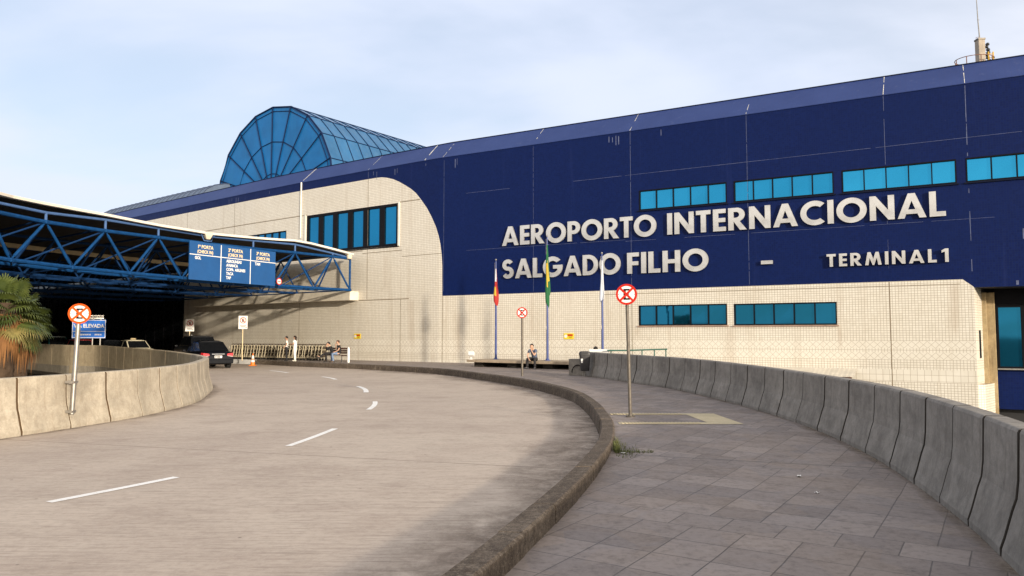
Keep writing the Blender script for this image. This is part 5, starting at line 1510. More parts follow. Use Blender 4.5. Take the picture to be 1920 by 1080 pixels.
# ------------------------------------------------------------------ vehicles
M['car_black'] = basic('black car paint', (.006, .007, .010), .42, 0, .1, 2, spec=.14)
M['car_navy'] = basic('dark car paint', (.007, .008, .010), .42, 0, .1, 2, spec=.14)
M['car_white'] = basic('off-white car paint', (.62, .57, .42), .3, 0, .05, 2, coat=.5)
M['car_red'] = basic('red car paint', (.38, .012, .014), .3, 0, .05, 2, coat=.5)
M['car_teal'] = basic('teal van paint', (.02, .10, .11), .3, 0, .05, 2, coat=.5)
M['lamp_red'] = basic('tail lamp', (.55, .02, .03), .15, 0, .1, 9, coat=.6)
M['lamp_clear'] = basic('clear lamp', (.50, .40, .40), .2, 0, .1, 9)
M['chrome'] = basic('chrome', (.42, .43, .45), .45, .6, .03)
M['rim'] = basic('alloy rim', (.35, .35, .35), .35, .8)
def make_car(name, label, loc, heading, paint, L=4.45, W=1.76, H=1.48, style='sedan', plate=None, taxi=False, rack=False):
    rz = math.atan2(heading[1], heading[0])
    root = tag(empty(name, loc, rz), label, 'car' if style != 'pickup' else 'pickup')
    hw = W / 2
    belt = H * .60
    # body stations: x, half width, bottom z, top z
    if style == 'sedan':
        st = [(-.5, .86, .34, .60), (-.495, .93, .27, .90), (-.47, .97, .24, .985), (-.36, 1.0, .20, 1.02), (-.20, 1.0, .18, 1.0), (.10, 1.0, .18, .98), (.24, 1.0, .19, .95), (.40, .97, .20, .88), (.47, .92, .24, .78), (.5, .82, .32, .62)]
        gl = [(-.36, 1.02), (-.20, 1.0), (.06, 1.0), (.24, .96)]; rx = (-.19, .05)
    elif style == 'hatch':
        st = [(-.5, .88, .34, .70), (-.495, .95, .27, .95), (-.47, .98, .24, 1.0), (-.30, 1.0, .20, 1.0), (.10, 1.0, .18, .98), (.26, 1.0, .19, .94), (.42, .97, .20, .86), (.48, .90, .26, .74), (.5, .82, .34, .62)]
        gl = [(-.49, .98), (-.3, 1.0), (.06, 1.0), (.27, .95)]; rx = (-.40, .04)
    else:   # pickup / suv
        st = [(-.5, .93, .42, .70), (-.495, .97, .34, .98), (-.46, 1.0, .30, 1.05), (-.10, 1.0, .28, 1.05), (.14, 1.0, .28, 1.04), (.28, 1.0, .28, 1.02), (.44, .97, .32, .96), (.49, .92, .36, .84), (.5, .86, .44, .70)]
        gl = [(-.30, 1.05), (-.2, 1.05), (.12, 1.04), (.28, 1.02)]; rx = (-.22, .12)
    bscale = belt / 1.0
    m_ = MB(); profs = []
    for x, wf, zb, zt in st:
        zb, zt = zb * (H / 1.48), zt * bscale * 1.02
        w_ = hw * wf; zm = lerp(zb, zt, .55)
        half = [(.55, zb), (.92, zb + .04), (1.0, zm - .12 * H), (1.0, zm), (.965, zt - .07), (.90, zt - .015), (.55, zt + .012)]
        ring = [Vector((x * L, -w_ * a, z)) for a, z in half] + [Vector((x * L, w_ * a, z)) for a, z in reversed(half)]
        profs.append(ring)
    m_.sweep(None, profs); m_.build('body', paint, root, smooth=True, angle=50)
    # glasshouse
    zB = lambda z: z * bscale * 1.02 + .0
    tw, bw = hw * .74, hw * .93
    x0, x1, x2, x3 = gl[0][0] * L, rx[0] * L, rx[1] * L, gl[3][0] * L
    z0, z3 = zB(gl[0][1]), zB(gl[3][1]); zr = H
    b = [Vector((x0, -bw * .93, z0)), Vector((x0, bw * .93, z0)), Vector((x3, bw * .95, z3)), Vector((x3, -bw * .95, z3))]
    t_ = [Vector((x1, -tw, zr - .05)), Vector((x1, tw, zr - .05)), Vector((x2, tw, zr - .03)), Vector((x2, -tw, zr - .03))]
    def inset_quad(a, b_, c, d_, k=.06):
        c0 = (a + b_ + c + d_) / 4; return [p.lerp(c0, k) for p in (a, b_, c, d_)]
    m_ = MB(); m_.mesh(b + t_, [(0, 1, 5, 4), (1, 2, 6, 5), (2, 3, 7, 6), (3, 0, 4, 7)]); m_.build('cabin', M['car_navy'] if paint in (M['car_black'],) else paint, root)
    def glass(nm, a, b_, c, d_, k=.09):
        n_ = (b_ - a).cross(d_ - a).normalized(); m2 = MB(); q = inset_quad(a, b_, c, d_, k)
        ctr = (b[0] + b[2] + t_[0] + t_[2]) / 4; 
        if n_.dot((a + c) / 2 - ctr) < 0: n_ = -n_
        m2.face([p + n_ * .012 for p in q]); m2.build(nm, M['glass_car'], root, weld=False)
    glass('rear_window', b[0], b[1], t_[1], t_[0]); glass('windscreen', b[2], b[3], t_[3], t_[2])
    for i, j in ((1, 2), (3, 0)):
        mb_, mt_ = b[i].lerp(b[j], .5), t_[i].lerp(t_[j], .5)
        glass('side_window', b[i], mb_, mt_, t_[i], .07); glass('side_window', mb_, b[j], t_[j], mt_, .07)
    m_ = MB(); rp = []
    for k in range(7):
        f = k / 6; x = lerp(x1 - .03, x2 + .03, f); zz = zr - .045 + .05 * math.sin(f * math.pi) 
        rp.append([Vector((x, -tw * 1.0, zz - .03)), Vector((x, -tw * .8, zz + .015)), Vector((x, 0, zz + .035)), Vector((x, tw * .8, zz + .015)), Vector((x, tw, zz - .03))])
    m_.sweep(None, rp); m_.build('roof', paint, root, smooth=True, angle=60)
    # wheels
    wr = .31 * H / 1.48 if style != 'pickup' else .37
    for sx_ in (-.30, .31):
        for s_ in (-1, 1):
            c = (sx_ * L, s_ * (hw - .10), wr)
            m2 = MB(); m2.lathe([(wr * .62, -.10), (wr * .96, -.10), (wr, -.06), (wr, .06), (wr * .96, .10), (wr * .62, .10)], 20, c, 'Y'); wo_ = m2.build('wheel', M['rubber'], root, smooth=True)
            m2 = MB(); m2.lathe([(wr * .60, -.02), (wr * .58, .07), (wr * .2, .08)], 14, (c[0], c[1] + s_ * .02, c[2]), 'Y'); m2.build('rim', M['rim'], wo_)
            m2 = MB(); m2.lathe([(wr * 1.16, -.02), (wr * 1.16, .005)], 20, (c[0], s_ * (hw - .012), c[2] + .02), 'Y'); m2.build('wheel_arch', M['dark'], root)
    xr = -.5 * L
    ztail = zB(.80)
    for s_ in (-1, 1):
        m2 = MB(); 
        P = [Vector((xr - .012, s_ * hw * .52, ztail - .02)), Vector((xr - .012, s_ * hw * .88, ztail - .06)), Vector((xr + .20, s_ * hw * .985, ztail + .0)), Vector((xr + .17, s_ * hw * .965, ztail + .14)), Vector((xr + .006, s_ * hw * .88, ztail + .12)), Vector((xr - .006, s_ * hw * .55, ztail + .08))]
        m2.face(P); 
        m2.face([Vector((xr - .016, s_ * hw * .62, ztail - .06)), Vector((xr - .016, s_ * hw * .86, ztail - .10)), P[1], P[0]], 1)
        m2.build('tail_light', [M['lamp_red'], M['lamp_clear']], root, weld=False)
    m2 = MB(); m2.obox((xr - .03, 0, zB(.42)), (.05, 0, 0), (0, hw * .90, 0), (0, 0, .11)); m2.build('rear_bumper', paint if style != 'pickup' else M['dark'], root, bevel=.035, bseg=3)
    m2 = MB(); m2.obox((xr - .018, 0, ztail + .06), (.012, 0, 0), (0, hw * .38, 0), (0, 0, .016)); m2.build('trim_bar', M['chrome'], root, bevel=.006)
    m2 = MB(); m2.obox((xr - .02, 0, ztail - .09), (.008, 0, 0), (0, .20, 0), (0, 0, .065)); pl = m2.build('licence_plate', M['sign_white'], root)
    if plate: put_text('characters', plate, .10, (xr - .031, .175, ztail - .125), (0, -1, 0), (0, 0, 1), M['sign_black'], pl, .004, 'LEFT', .86)
    for s_ in (-1, 1):
        m2 = MB(); m2.obox((gl[3][0] * L - .18, s_ * (hw + .07), zB(1.04)), (.05, 0, 0), (0, .08, 0), (0, 0, .055)); m2.build('mirror', paint, root, bevel=.02)
        m2 = MB(); m2.obox((.5 * L - .10, s_ * hw * .70, zB(.66)), (.06, 0, 0), (0, .16, 0), (0, 0, .06)); m2.build('headlight', M['lamp_clear'], root, bevel=.02)
    if taxi:
        m2 = MB(); m2.obox((.0 - .06 * L, 0, zr + .07), (.06, 0, 0), (0, .17, 0), (0, 0, .06)); m2.build('roof_sign', M['sign_cream'], root, bevel=.015)
    if rack:
        m2 = MB()
        for s_ in (-1, 1): m2.tube([(x1, s_ * tw * .95, zr + .06), (x2, s_ * tw * .95, zr + .08)], .022, 6)
        m2.build('roof_rail', M['chrome'], root, smooth=True)
    return root
hd_ = Vector((-.60, .80))
make_car('parked_car', 'black sedan with lit-looking red tail lamps and white plate leaving beside the white kerb', (-17.60, 43.10, -.1), (-.62, .78), M['car_black'], 4.5, 1.80, 1.52, 'sedan', "IIF 8286")
make_car('parked_car', 'dark pickup with a pale roof rail standing ahead of the black sedan', (px(364, 49), 49.6, -.1), (-.62, .78), M['car_navy'], 5.0, 1.85, 1.80, 'pickup', None, rack=True)
make_car('parked_car', 'off-white taxi with a roof sign behind the yellowed parapet', (px(246, 53), 53.2, -.1), (-.72, .69), M['car_white'], 4.3, 1.72, 1.52, 'sedan', None, taxi=True)
make_car('parked_car', 'black hatchback behind the blue elevated roadway sign', (px(190, 56.0), 56.5, -.1), (-.76, .65), M['car_black'], 4.0, 1.70, 1.50, 'hatch')
make_car('parked_car', 'red car behind the pole of the left no stopping sign', (px(135, 61.5), 62.0, -.1), (-.78, .62), M['car_red'], 4.1, 1.72, 1.52, 'hatch')
make_car('parked_car', 'dark teal van beside the palm trunks', (px(86, 62.0), 62.5, -.1), (-.78, .62), M['car_teal'], 4.5, 1.75, 1.78, 'hatch')
# ------------------------------------------------------------------ people
def skinned(name, nodes, edges, mat, parent, root_i=0, levels=2, extra=None):
    me = bpy.data.meshes.new(name); me.from_pydata([n_[0] for n_ in nodes], edges, [])
    o = bpy.data.objects.new(name, me); col.objects.link(o)
    sk = o.modifiers.new("skin", 'SKIN'); sk.use_smooth_shade = True; sk.branch_smoothing = .3
    if not me.skin_vertices: 
        bm = bmesh.new(); bm.from_mesh(me); bm.verts.layers.skin.verify(); bm.to_mesh(me); bm.free()
    for i, (p, r_) in enumerate(nodes):
        sv = me.skin_vertices[0].data[i]
        sv.radius = r_ if isinstance(r_, (tuple, list)) else (r_, r_); sv.use_root = (i == root_i)
    ss = o.modifiers.new("sub", 'SUBSURF'); ss.levels = levels; ss.render_levels = levels
    bpy.context.view_layer.update()
    res = bpy.data.meshes.new_from_object(o.evaluated_get(bpy.context.evaluated_depsgraph_get()))
    bpy.data.objects.remove(o); bpy.data.meshes.remove(me)
    if extra:
        bm = bmesh.new(); bm.from_mesh(res)
        tmp = bpy.data.meshes.new("tmp"); tmp.from_pydata(extra.v, [], extra.f); bm.from_mesh(tmp); bpy.data.meshes.remove(tmp)
        bmesh.ops.recalc_face_normals(bm, faces=bm.faces); bm.to_mesh(res); bm.free()
    res.materials.clear(); res.materials.append(mat)
    for p in res.polygons: p.use_smooth = True; p.material_index = 0
    o = bpy.data.objects.new(name, res); return link(o, parent)
def skin_tone(n, c): return basic(n, c, .55, 0, .06, 6)
SK1 = skin_tone('tan skin', (.40, .215, .135)); SK2 = skin_tone('light skin', (.52, .31, .21))
CL = {}
def cloth(n, c): 
    if n not in CL: CL[n] = basic(n, c, .85, 0, .12, 7)
    return CL[n]
def head_extra(mb, c, f, u_, s_, n=14):
    """head: skull with jaw, nose, brow, lips and ears; c = centre, f = facing, u_ = up, s_ = head height"""
    f = Vector(f).normalized(); u_ = Vector(u_); u_ = (u_ - f * u_.dot(f)).normalized(); r_ = f.cross(u_)
    verts = []; faces = []; NR = 12
    for i in range(NR + 1):
        ph = math.pi * i / NR; z = math.cos(ph); rr = math.sin(ph)
        for k in range(n):
            a = 2 * math.pi * k / n; x = math.sin(a) * rr; y = math.cos(a) * rr
            wd = .37 * (1 - .22 * max(0, -z)); dp = .46 * (1 - .10 * max(0, -z)) if y > 0 else .47 * (1 - .30 * max(0, -z - .1))
            yy = y * dp + (.05 if z < -.2 else 0)
            if y > .93 * rr and abs(z + .12) < .22 and rr > .5: yy += .085 * (1 - abs(z + .12) / .22)      # nose
            if y > .8 * rr and .12 < z < .26: yy += .015
            if y > .85 * rr and -.52 < z < -.40: yy += .02
            verts.append(c + (r_ * x * wd + f * yy + u_ * z * .5) * s_)
    for i in range(NR):
        for k in range(n): faces.append((i * n + k, i * n + (k + 1) % n, (i + 1) * n + (k + 1) % n, (i + 1) * n + k))
    mb.mesh(verts, faces)
    for s in (-1, 1):
        mb.obox(c + (r_ * s * .37 - f * .02 - u_ * .02) * s_, r_ * .025 * s_, f * .05 * s_, u_ * .09 * s_)
    return f, u_, r_
def hand_extra(mb, wr, d_, pn, s_=1.0, curl=.5):
    """palm, four unequal curled fingers and a side thumb; wr = wrist, d_ = pointing direction, pn = palm normal"""
    d_ = Vector(d_).normalized(); pn = Vector(pn); pn = (pn - d_ * pn.dot(d_)).normalized(); sd = d_.cross(pn)
    mb.tube([wr - d_ * .02, wr + d_ * .03 * s_, wr + d_ * .085 * s_], [.022, .030, .027], 8)
    for k, (o_, L_) in enumerate(((-.027, .068), (-.009, .078), (.009, .073), (.026, .056))):
        p0 = wr + d_ * .078 * s_ + sd * o_ * s_; p1 = p0 + (d_ * math.cos(curl * .6) + pn * math.sin(curl * .6)) * L_ * .5 * s_; p2 = p1 + (d_ * math.cos(curl * 1.6) + pn * math.sin(curl * 1.6)) * L_ * .5 * s_
        mb.tube([p0, p1, p2], [.0088, .0082, .0065], 6)
    p0 = wr + d_ * .03 * s_ - sd * .024; p1 = p0 + (d_ * .6 - sd * .6 + pn * .3).normalized() * .035 * s_; p2 = p1 + (d_ * .9 - sd * .1 + pn * .4).normalized() * .028 * s_
    mb.tube([p0, p1, p2], [.011, .0095, .0075], 6)

def person(label, loc, rz, J, skin, top, legs, shoes, hair, H=1.7, hair_len=0, sleeves='short', face=None, cap=None, scale=1.0, female=False, logo=False, topname='shirt'):
    """J: joints in metres, local frame faces +Y.  hip/knee/ankle/toe, sh/el/wr per side L and R, pelvis, waist, chest, neck, head"""
    root = tag(empty('person', loc, rz), label, 'person'); root.scale = (scale,) * 3
    j = {k: Vector(v) for k, v in J.items()}
    hs = .232
    f = Vector(face if face else (0, 1, 0)); u_ = (j['head'] - j['neck']).normalized()
    ex = MB(); ff, uu, rr = head_extra(ex, j['head'], f, u_, hs)
    for s in 'LR':
        d_ = (j['wr' + s] - j['el' + s]).normalized(); hd = J.get('hd' + s); d2 = Vector(hd) if hd else d_
        pn = Vector((1, 0, 0)) if s == 'L' else Vector((-1, 0, 0))
        hand_extra(ex, j['wr' + s], d2, pn if abs(d2.normalized().dot(pn)) < .9 else Vector((0, 0, 1)), 1.0, .7)
    nodes = [(j['pelvis'], (.095, .075)), (j['waist'], (.095, .07)), (j['chest'], (.12, .085)), (j['neck'] - u_ * .03, (.058, .058)), (j['head'] - u_ * .05, (.055, .058))]
    edges = [(0, 1), (1, 2), (2, 3), (3, 4)]
    for s in 'LR':
        b = len(nodes); nodes += [(j['sh' + s], .052), (j['el' + s], .038), (j['wr' + s], .026)]; edges += [(2, b), (b, b + 1), (b + 1, b + 2)]
        b = len(nodes); nodes += [(j['hip' + s], .045), (j['knee' + s], .040), (j['ank' + s], .028), (j['toe' + s], .016)]; edges += [(0, b), (b, b + 1), (b + 1, b + 2), (b + 2, b + 3)]
    skinned('body', nodes, edges, skin, root, 0, 2, ex)
    g_ = 1.0
    tn = [(j['pelvis'].lerp(j['waist'], -.15), (.165, .14)), (j['waist'], (.152, .122)), (j['chest'], (.165, .128)), (j['chest'].lerp(j['neck'], .78), (.075, .07))]
    te = [(0, 1), (1, 2), (2, 3)]
    k_ = .62 if sleeves == 'short' else 1.0
    for s in 'LR':
        b = len(tn)
        if sleeves == 'short': tn += [(j['sh' + s], .068), (j['sh' + s].lerp(j['el' + s], k_), .060)]; te += [(2, b), (b, b + 1)]
        else: tn += [(j['sh' + s], .068), (j['el' + s], .054), (j['el' + s].lerp(j['wr' + s], .92), .040)]; te += [(2, b), (b, b + 1), (b + 1, b + 2)]
    skinned(topname, tn, te, top, root, 1)
    ln_ = [(j['waist'], (.135, .108)), (j['pelvis'], (.142, .118))]; le = [(0, 1)]
    for s in 'LR':
        b = len(ln_); ln_ += [(j['hip' + s], .108), (j['hip' + s].lerp(j['knee' + s], .35), .100), (j['knee' + s], .070), (j['ank' + s] + Vector((0, 0, -.035)), .062)]; le += [(1, b), (b, b + 1), (b + 1, b + 2), (b + 2, b + 3)]
    skinned('trousers', ln_, le, legs, root, 1)
    for s in 'LR':
        t_ = (j['toe' + s] - j['ank' + s]); t_.z = 0; t_.normalize(); a = j['ank' + s]
        b0 = Vector((a.x, a.y, a.z - .055)); 
        skinned('shoe', [(b0 - t_ * .07, (.060, .056)), (b0 + t_ * .05, (.062, .054)), (b0 + t_ * .20, (.054, .036))], [(0, 1), (1, 2)], shoes, root, 1, 2)
    # hair: cap over the skull, longer at the back when worn long
    hm = MB(); n = 16; verts = []; faces = []; NR = 8; c = j['head']
    for i in range(NR + 1):
        ph = math.pi * .56 * i / NR; z = math.cos(ph); rd_ = math.sin(ph)
        for k in range(n):
            a = 2 * math.pi * k / n; x = math.sin(a) * rd_; y = math.cos(a) * rd_
            zz = z
            if y > 0 and z < .45: zz = max(z, .34 + .12 * (y > .5))
            wob = 1 + .03 * math.sin(a * 5 + i)
            verts.append(c + (rr * x * .415 * wob + ff * (y * .495 - .015) * wob + uu * (zz * .545 + .015)) * hs)
    for i in range(NR):
        for k in range(n): faces.append((i * n + k, i * n + (k + 1) % n, (i + 1) * n + (k + 1) % n, (i + 1) * n + k))
    hm.mesh(verts, faces)
    if hair_len:
        pr = []
        for k in range(7):
            t = k / 6; cc = c + uu * hs * (.25 - .25 * t) - ff * hs * (.24 + .10 * t) - Vector((0, 0, hair_len * t)); w_ = hs * lerp(.42, .30, t) * (1 if k < 6 else .5)
            pr.append([cc + rr * w_ * math.cos(q) + ff * hs * .26 * math.sin(q) * (1 - .3 * t) for q in [2 * math.pi * m / 12 for m in range(12)]])
        hm.sweep(None, pr)
    hm.build('cap' if cap else 'hair', cap or hair, root, smooth=True, angle=70)
    em = MB()
    for s in (-1, 1): em.lathe([(.002, -.009), (.011, -.004), (.011, .004), (.002, .009)], 8, tuple(c + (ff * .445 + rr * s * .155 + uu * .04) * hs), 'Z')
    em.build('eyes', M['sign_black'], root)
    if cap:
        vm = MB(); vm.obox(c + (ff * .52 + uu * .20) * hs, ff * .13 * hs * 1.4, rr * .26 * hs, uu * .02 * hs); vm.build('peak', cap, root)
    if logo:
        gm = MB(); q = j['chest'] + Vector((0, .135, .02)); gm.obox(q, (.045, 0, 0), (0, .006, 0), (0, 0, .045)); gm.build('shirt_print', M['sign_white'], root, bevel=.01)
    return root

def stand(lean=0.0):
    return dict(pelvis=(0, 0, .93), waist=(0, .005, 1.07), chest=(0, .0, 1.29), neck=(0, .01, 1.50), head=(0, .03, 1.62),
                shL=(-.185, 0, 1.42), elL=(-.235, -.02, 1.14), wrL=(-.235, .05, .90), shR=(.185, 0, 1.42), elR=(.235, -.02, 1.14), wrR=(.235, .05, .90),
                hipL=(-.09, 0, .88), kneeL=(-.10, .02, .49), ankL=(-.10, -.02, .09), toeL=(-.115, .13, .035),
                hipR=(.09, 0, .88), kneeR=(.10, .02, .49), ankR=(.10, -.02, .09), toeR=(.115, .13, .035))
def rz_of(fx, fy): return math.atan2(fy, fx) - math.pi / 2
H_BLACK = cloth('black hair', (.012, .009, .008)); H_BROWN = cloth('dark brown hair', (.022, .012, .008)); H_RED = cloth('short brown hair', (.07, .03, .015))
# standing man in a white shirt, facing left
J = stand(); J.update(elR=(.24, -.03, 1.15), wrR=(.26, .10, .93), elL=(-.24, .02, 1.14), wrL=(-.21, .16, 1.0))
person('man in a white short-sleeved shirt and black trousers standing before the luggage trolleys', (px(539, 47.0), 47.0, .12), rz_of(-.96, -.28), J, SK1, cloth('white shirt', (.72, .70, .66)), cloth('black trousers', (.012, .012, .014)), cloth('black shoes', (.01, .01, .01)), H_BLACK, scale=.90)
# woman in white, long dark hair, arms folded forward, turned to him
J = stand(); J.update(elL=(-.22, .05, 1.15), wrL=(-.10, .25, 1.17), elR=(.22, .06, 1.14), wrR=(.08, .25, 1.12), chest=(0, .0, 1.28), ankL=(-.05, -.02, .09), ankR=(.05, .0, .09), toeL=(-.06, .13, .035), toeR=(.06, .15, .035), kneeL=(-.07, .02, .49), kneeR=(.07, .03, .49))
person('woman with long dark hair dressed all in white, standing at the kerb before the trolleys', (px(553.5, 46.2), 46.35, .15), rz_of(-.92, .12), J, SK2, cloth('white blouse', (.80, .78, .74)), cloth('white trousers', (.74, .70, .63)), cloth('cream shoes', (.62, .58, .5)), H_BROWN, hair_len=.46, scale=.905, sleeves='short')
def sit(seat=.45):
    return dict(pelvis=(0, 0, seat + .09), waist=(0, .0, seat + .23), chest=(0, .03, seat + .45), neck=(0, .06, seat + .66), head=(0, .10, seat + .78),
                shL=(-.18, .04, seat + .58), elL=(-.22, .10, seat + .31), wrL=(-.15, .33, seat + .22), shR=(.18, .04, seat + .58), elR=(.22, .10, seat + .31), wrR=(.15, .33, seat + .22),
                hipL=(-.09, .03, seat + .08), kneeL=(-.13, .46, seat + .07), ankL=(-.13, .46, .09), toeL=(-.14, .60, .035),
                hipR=(.09, .03, seat + .08), kneeR=(.13, .46, seat + .07), ankR=(.13, .46, .09), toeR=(.14, .60, .035))
# man on the platform: leaning forward, hand to mouth, forearms on his thighs
J = sit(.36); J.update(waist=(0, .06, .60), chest=(0, .17, .80), neck=(0, .30, .985), head=(0, .37, 1.085), shL=(-.18, .24, .91), shR=(.18, .24, .91),
        elR=(.22, .40, .62), wrR=(.06, .55, .46), elL=(-.17, .44, .64), wrL=(-.02, .47, .90), hdL=(.1, -.02, 1), kneeL=(-.20, .47, .50), kneeR=(.19, .47, .50), ankL=(-.19, .42, .09), ankR=(.20, .46, .09), toeL=(-.24, .57, .035), toeR=(.24, .61, .035))
person('man in grey-blue shirt sitting on the concrete platform with a hand to his mouth', (px(1003, 36.45), 36.45, .12), rz_of(-.45, -.89), J, SK2, cloth('grey blue shirt', (.085, .105, .16)), cloth('charcoal trousers', (.02, .018, .02)), cloth('grey trainers', (.13, .13, .135)), H_BLACK)
# couple on the bench
J = sit(.45); J.update(elR=(.20, .16, .78), wrR=(.04, .22, 1.02), hdR=(-.2, .1, 1), wrL=(-.10, .32, .63), kneeL=(-.12, .47, .53), kneeR=(.12, .46, .53), ankL=(-.16, .40, .09), ankR=(.10, .44, .09))
person('man in black printed tee and blue jeans sitting at the bench right end', bo + BX * .18 + BF * -.10 + Vector((0, 0, 0)), rz_of(-.90, -.44), J, SK2, cloth('black tee', (.012, .011, .012)), cloth('blue jeans', (.15, .21, .32)), cloth('dark tan shoes', (.07, .05, .035)), H_RED, logo=True, scale=.98)
J = sit(.45); J.update(waist=(0, .05, .66), chest=(0, .13, .86), neck=(0, .22, 1.05), head=(0, .29, 1.15), shL=(-.18, .16, .98), shR=(.18, .16, .98), elL=(-.19, .36, .74), elR=(.19, .36, .74), wrL=(-.06, .40, .98), wrR=(.06, .40, .98), hdL=(.05, .05, 1), hdR=(-.05, .05, 1),
        kneeL=(-.08, .47, .52), ankL=(-.06, .40, .09), toeL=(-.08, .55, .035), kneeR=(.10, .48, .56), ankR=(-.08, .86, .34), toeR=(-.10, .98, .42))
person('person all in black with a dark cap hunched at the left of the bench', bo + BX * -.42 + BF * -.10, rz_of(-.90, -.44), J, SK2, cloth('black jacket', (.014, .013, .014)), cloth('black leggings', (.015, .013, .014)), cloth('dark shoes', (.03, .025, .02)), H_BLACK, cap=cloth('black cap', (.01, .01, .01)), sleeves='long', scale=.96)
# someone standing lower behind the white parapet: only the head shows
J = stand()
person('dark-haired person standing behind the low white parapet, only the head visible', (px(1117, 33.0), 33.0, -.50), rz_of(-.5, .86), J, SK2, cloth('navy sweater', (.03, .035, .06)), cloth('dark jeans', (.03, .035, .05)), cloth('black boots', (.01, .01, .01)), H_BLACK)

# ------------------------------------------------------------------ palms in the open well
def leaf_mat(name, c0, c1, rough=.5):
    t = NT(name); o = t.tc(); n_ = t.noise(o, 2.2, 3, .6)
    colr = t.ramp(n_, [(.3, c0), (.7, c1)])
    m_ = t.fin(colr, rough, 0, .4); t.b.inputs['Subsurface Weight'].default_value = 0
    return m_
M['frond'] = leaf_mat('palm frond', (.026, .044, .008), (.095, .118, .026)); M['frond_old'] = leaf_mat('yellowing palm frond', (.12, .12, .03), (.25, .20, .07))
M['skirt'] = leaf_mat('dead frond skirt', (.13, .055, .018), (.27, .125, .038), .8); M['trunk_palm'] = concrete('palm trunk fibre', (.075, .048, .03), (.02, .012, .008), 1.2, .4, .9, .8, 2.0)
def fan_palm(loc, htrunk, cr, seed, label, lean=(0, 0)):
    rnd = random.Random(seed); root = tag(empty('fan_palm', loc), label, 'palm tree', 'fan palms in the open well')
    m_ = MB(); N = 26; pts = []; rs = []
    for k in range(N + 1):
        t = k / N; pts.append((lean[0] * t * t, lean[1] * t * t, htrunk * t)); rs.append(.17 + .05 * t + .022 * (k % 2) + rnd.uniform(-.008, .008))
    m_.tube(pts, rs, 14)
    for k in range(160):
        t = rnd.uniform(.5, .99); a = rnd.uniform(0, 6.28); c = Vector((lean[0] * t * t, lean[1] * t * t, htrunk * t)); d_ = Vector((math.cos(a), math.sin(a), 0))
        p = c + d_ * .19; q = p + d_ * rnd.uniform(.04, .10) + Vector((0, 0, rnd.uniform(.06, .16))); s_ = Vector((-d_.y, d_.x, 0)) * .035
        m_.face([p - s_, p + s_, q + s_ * .4, q - s_ * .4])
    m_.build('trunk', M['trunk_palm'], root)
    top = Vector((lean[0], lean[1], htrunk))
    cr_m = MB(); n_leaf = 46
    for i in range(n_leaf):
        az = rnd.uniform(0, 2 * math.pi); f = (i + .5) / n_leaf
        el = lerp(84, -40, f ** .8) + rnd.uniform(-9, 9)
        d_ = Vector((math.cos(az) * math.cos(R(el)), math.sin(az) * math.cos(R(el)), math.sin(R(el))))
        pl = cr * rnd.uniform(.42, .60); base = top + Vector((0, 0, -.10 - .25 * f)); hub = base + d_ * pl + Vector((0, 0, -.08 * pl))
        side = d_.cross(Vector((0, 0, 1)));
        side = side.normalized() if side.length > .1 else Vector((1, 0, 0))
        nrm = side.cross(d_).normalized()
        old = 1 if (f > .80 and rnd.random() < .6) else 0
        cr_m.tube([base, hub], [.014, .008], 4, old)
        bl_ = cr * rnd.uniform(.42, .56); nb = 26; spread = rnd.uniform(105, 125); droop = rnd.uniform(.25, .6) + .3 * f; tw = rnd.uniform(-.4, .4)
        side2 = (side * math.cos(tw) + nrm * math.sin(tw)); nrm2 = side2.cross(d_).normalized()
        for b in range(nb):
            a = R(lerp(-spread, spread, b / (nb - 1))); L_ = bl_ * (1 - .32 * abs(a) / R(120)) * rnd.uniform(.88, 1.06)
            dir_ = d_ * math.cos(a) + side2 * math.sin(a) + nrm2 * (.18 * abs(math.sin(a)))
            dir_.normalize(); wv = dir_.cross(nrm2).normalized()
            p0 = hub; w0 = .010; w1 = .020; w2 = .012
            p1 = p0 + dir_ * L_ * .45 + Vector((0, 0, -.03 * L_)); p2 = p1 + dir_ * L_ * .33 + Vector((0, 0, -droop * L_ * .22)); p3 = p2 + dir_ * L_ * .16 + Vector((0, 0, -droop * L_ * .40))
            fold = nrm2 * .006
            cr_m.face([p0 - wv * w0 * .3, p0 + wv * w0 * .3, p1 + wv * w1 + fold, p1 - wv * w1 + fold], old); cr_m.face([p1 - wv * w1 + fold, p1 + wv * w1 + fold, p2 + wv * w2, p2 - wv * w2], old); cr_m.face([p2 - wv * w2, p2 + wv * w2, p3], old)
    cr_m.build('crown', [M['frond'], M['frond_old']], root, weld=False)
    sk = MB()
    for i in range(620):
        az = rnd.uniform(0, 2 * math.pi); d_ = Vector((math.cos(az), math.sin(az), 0)); z0 = rnd.uniform(-.75, -.2); r0_ = rnd.uniform(.20, .34)
        p0 = top + d_ * r0_ + Vector((0, 0, z0)); L_ = rnd.uniform(.35, .85); out = rnd.uniform(.0, .16)
        p1 = p0 + d_ * out + Vector((0, 0, -L_ * .5)); p2 = p0 + d_ * (out * .9) + Vector((0, 0, -L_)); wv = Vector((-d_.y, d_.x, 0)) * rnd.uniform(.006, .016)
        sk.face([p0 - wv, p0 + wv, p1 + wv, p1 - wv]); sk.face([p1 - wv, p1 + wv, p2])
    sk.build('dead_skirt', M['skirt'], root, weld=False)
fan_palm((px(8, 17.0), 17.0, -6), 8.45, .94, 3, 'taller fan palm at the left edge with brown skirt, behind the sunlit parapet', (.0, 0))
fan_palm((px(37, 17.6), 17.6, -6), 8.30, .82, 8, 'shorter fan palm leaning right beside the taller one, behind the sunlit parapet', (-.1, .1))
fan_palm((px(-62, 17.4), 17.4, -6), 8.6, 1.1, 14, 'fan palm cut off by the left picture edge', (-.1, 0))

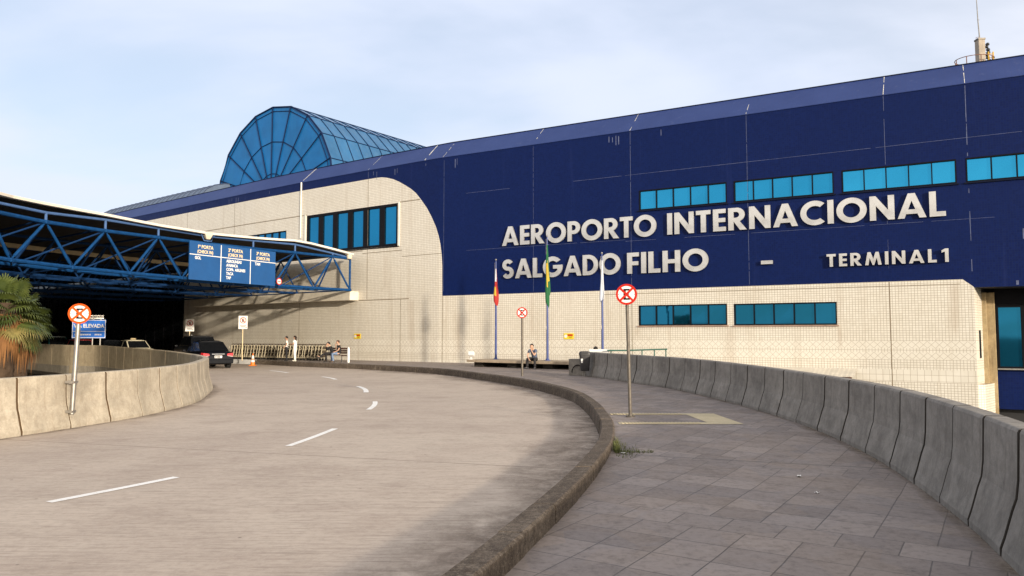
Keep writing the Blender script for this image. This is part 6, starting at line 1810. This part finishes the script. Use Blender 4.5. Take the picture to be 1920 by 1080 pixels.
# weeds in the gap between kerb and paving, a few scraps of litter
random.seed(31)
wd = MB()
for k in range(520):
    c = Vector((1.43 + abs(random.gauss(0, .10)) + .12 * random.random(), 10.95 + random.gauss(0, .30), 0)); sp_ = random.random()
    if sp_ < .45: c = Vector((1.46 + random.random() ** 1.6 * .55, 10.72 + random.gauss(0, .035), 0))
    kx = x_on(KP, c.y) + .235
    if c.x < kx: c.x = kx + .01
    c.z = swz(c.y); h = random.uniform(.02, .10) * (1.6 if c.x < kx + .10 else .55); a = random.uniform(0, 6.28); d_ = Vector((math.cos(a), math.sin(a), 0)); s_ = Vector((-d_.y, d_.x, 0)) * random.uniform(.002, .006)
    wd.face([c - s_, c + s_, c + d_ * h * .35 + Vector((0, 0, h * .7)) + s_ * .8, c + d_ * h * .35 + Vector((0, 0, h * .7)) - s_ * .8]); wd.face([c + d_ * h * .35 + Vector((0, 0, h * .7)) - s_ * .8, c + d_ * h * .35 + Vector((0, 0, h * .7)) + s_ * .8, c + d_ * h * .9 + Vector((0, 0, h * .75))])
M['weed'] = leaf_mat('weed blades', (.05, .075, .018), (.15, .15, .045), .7)
tag(wd.build('weeds', M['weed'], weld=False), 'tuft of green weeds growing in the gap beside the kerb', 'weeds', kind='stuff')
for (x, y, s_, a), lb in zip(((1.56, 10.62, .05, .4), (3.45, 9.1, .045, 1.2), (3.3, 8.2, .03, 2.0)), ('scrap of white paper litter lying in the weeds by the kerb', 'larger white paper scrap near the foot of the right parapet', 'small white paper scrap on the slabs, nearer than the larger one')):
    o = tag(empty('litter_scrap', (x, y, swz(y) + .006), a), lb, 'litter', 'paper scraps on the pavement')
    m_ = MB(); N = 5
    for i in range(N):
        for k in range(3):
            q = lambda i_, k_: Vector(((i_ / N - .5) * s_ * 2, (k_ / 3 - .5) * s_, .008 * math.sin(i_ * 1.9 + k_)+.008))
            m_.face([q(i, k), q(i + 1, k), q(i + 1, k + 1), q(i, k + 1)])
    m_.build('paper', M['sign_white'], o, smooth=True)
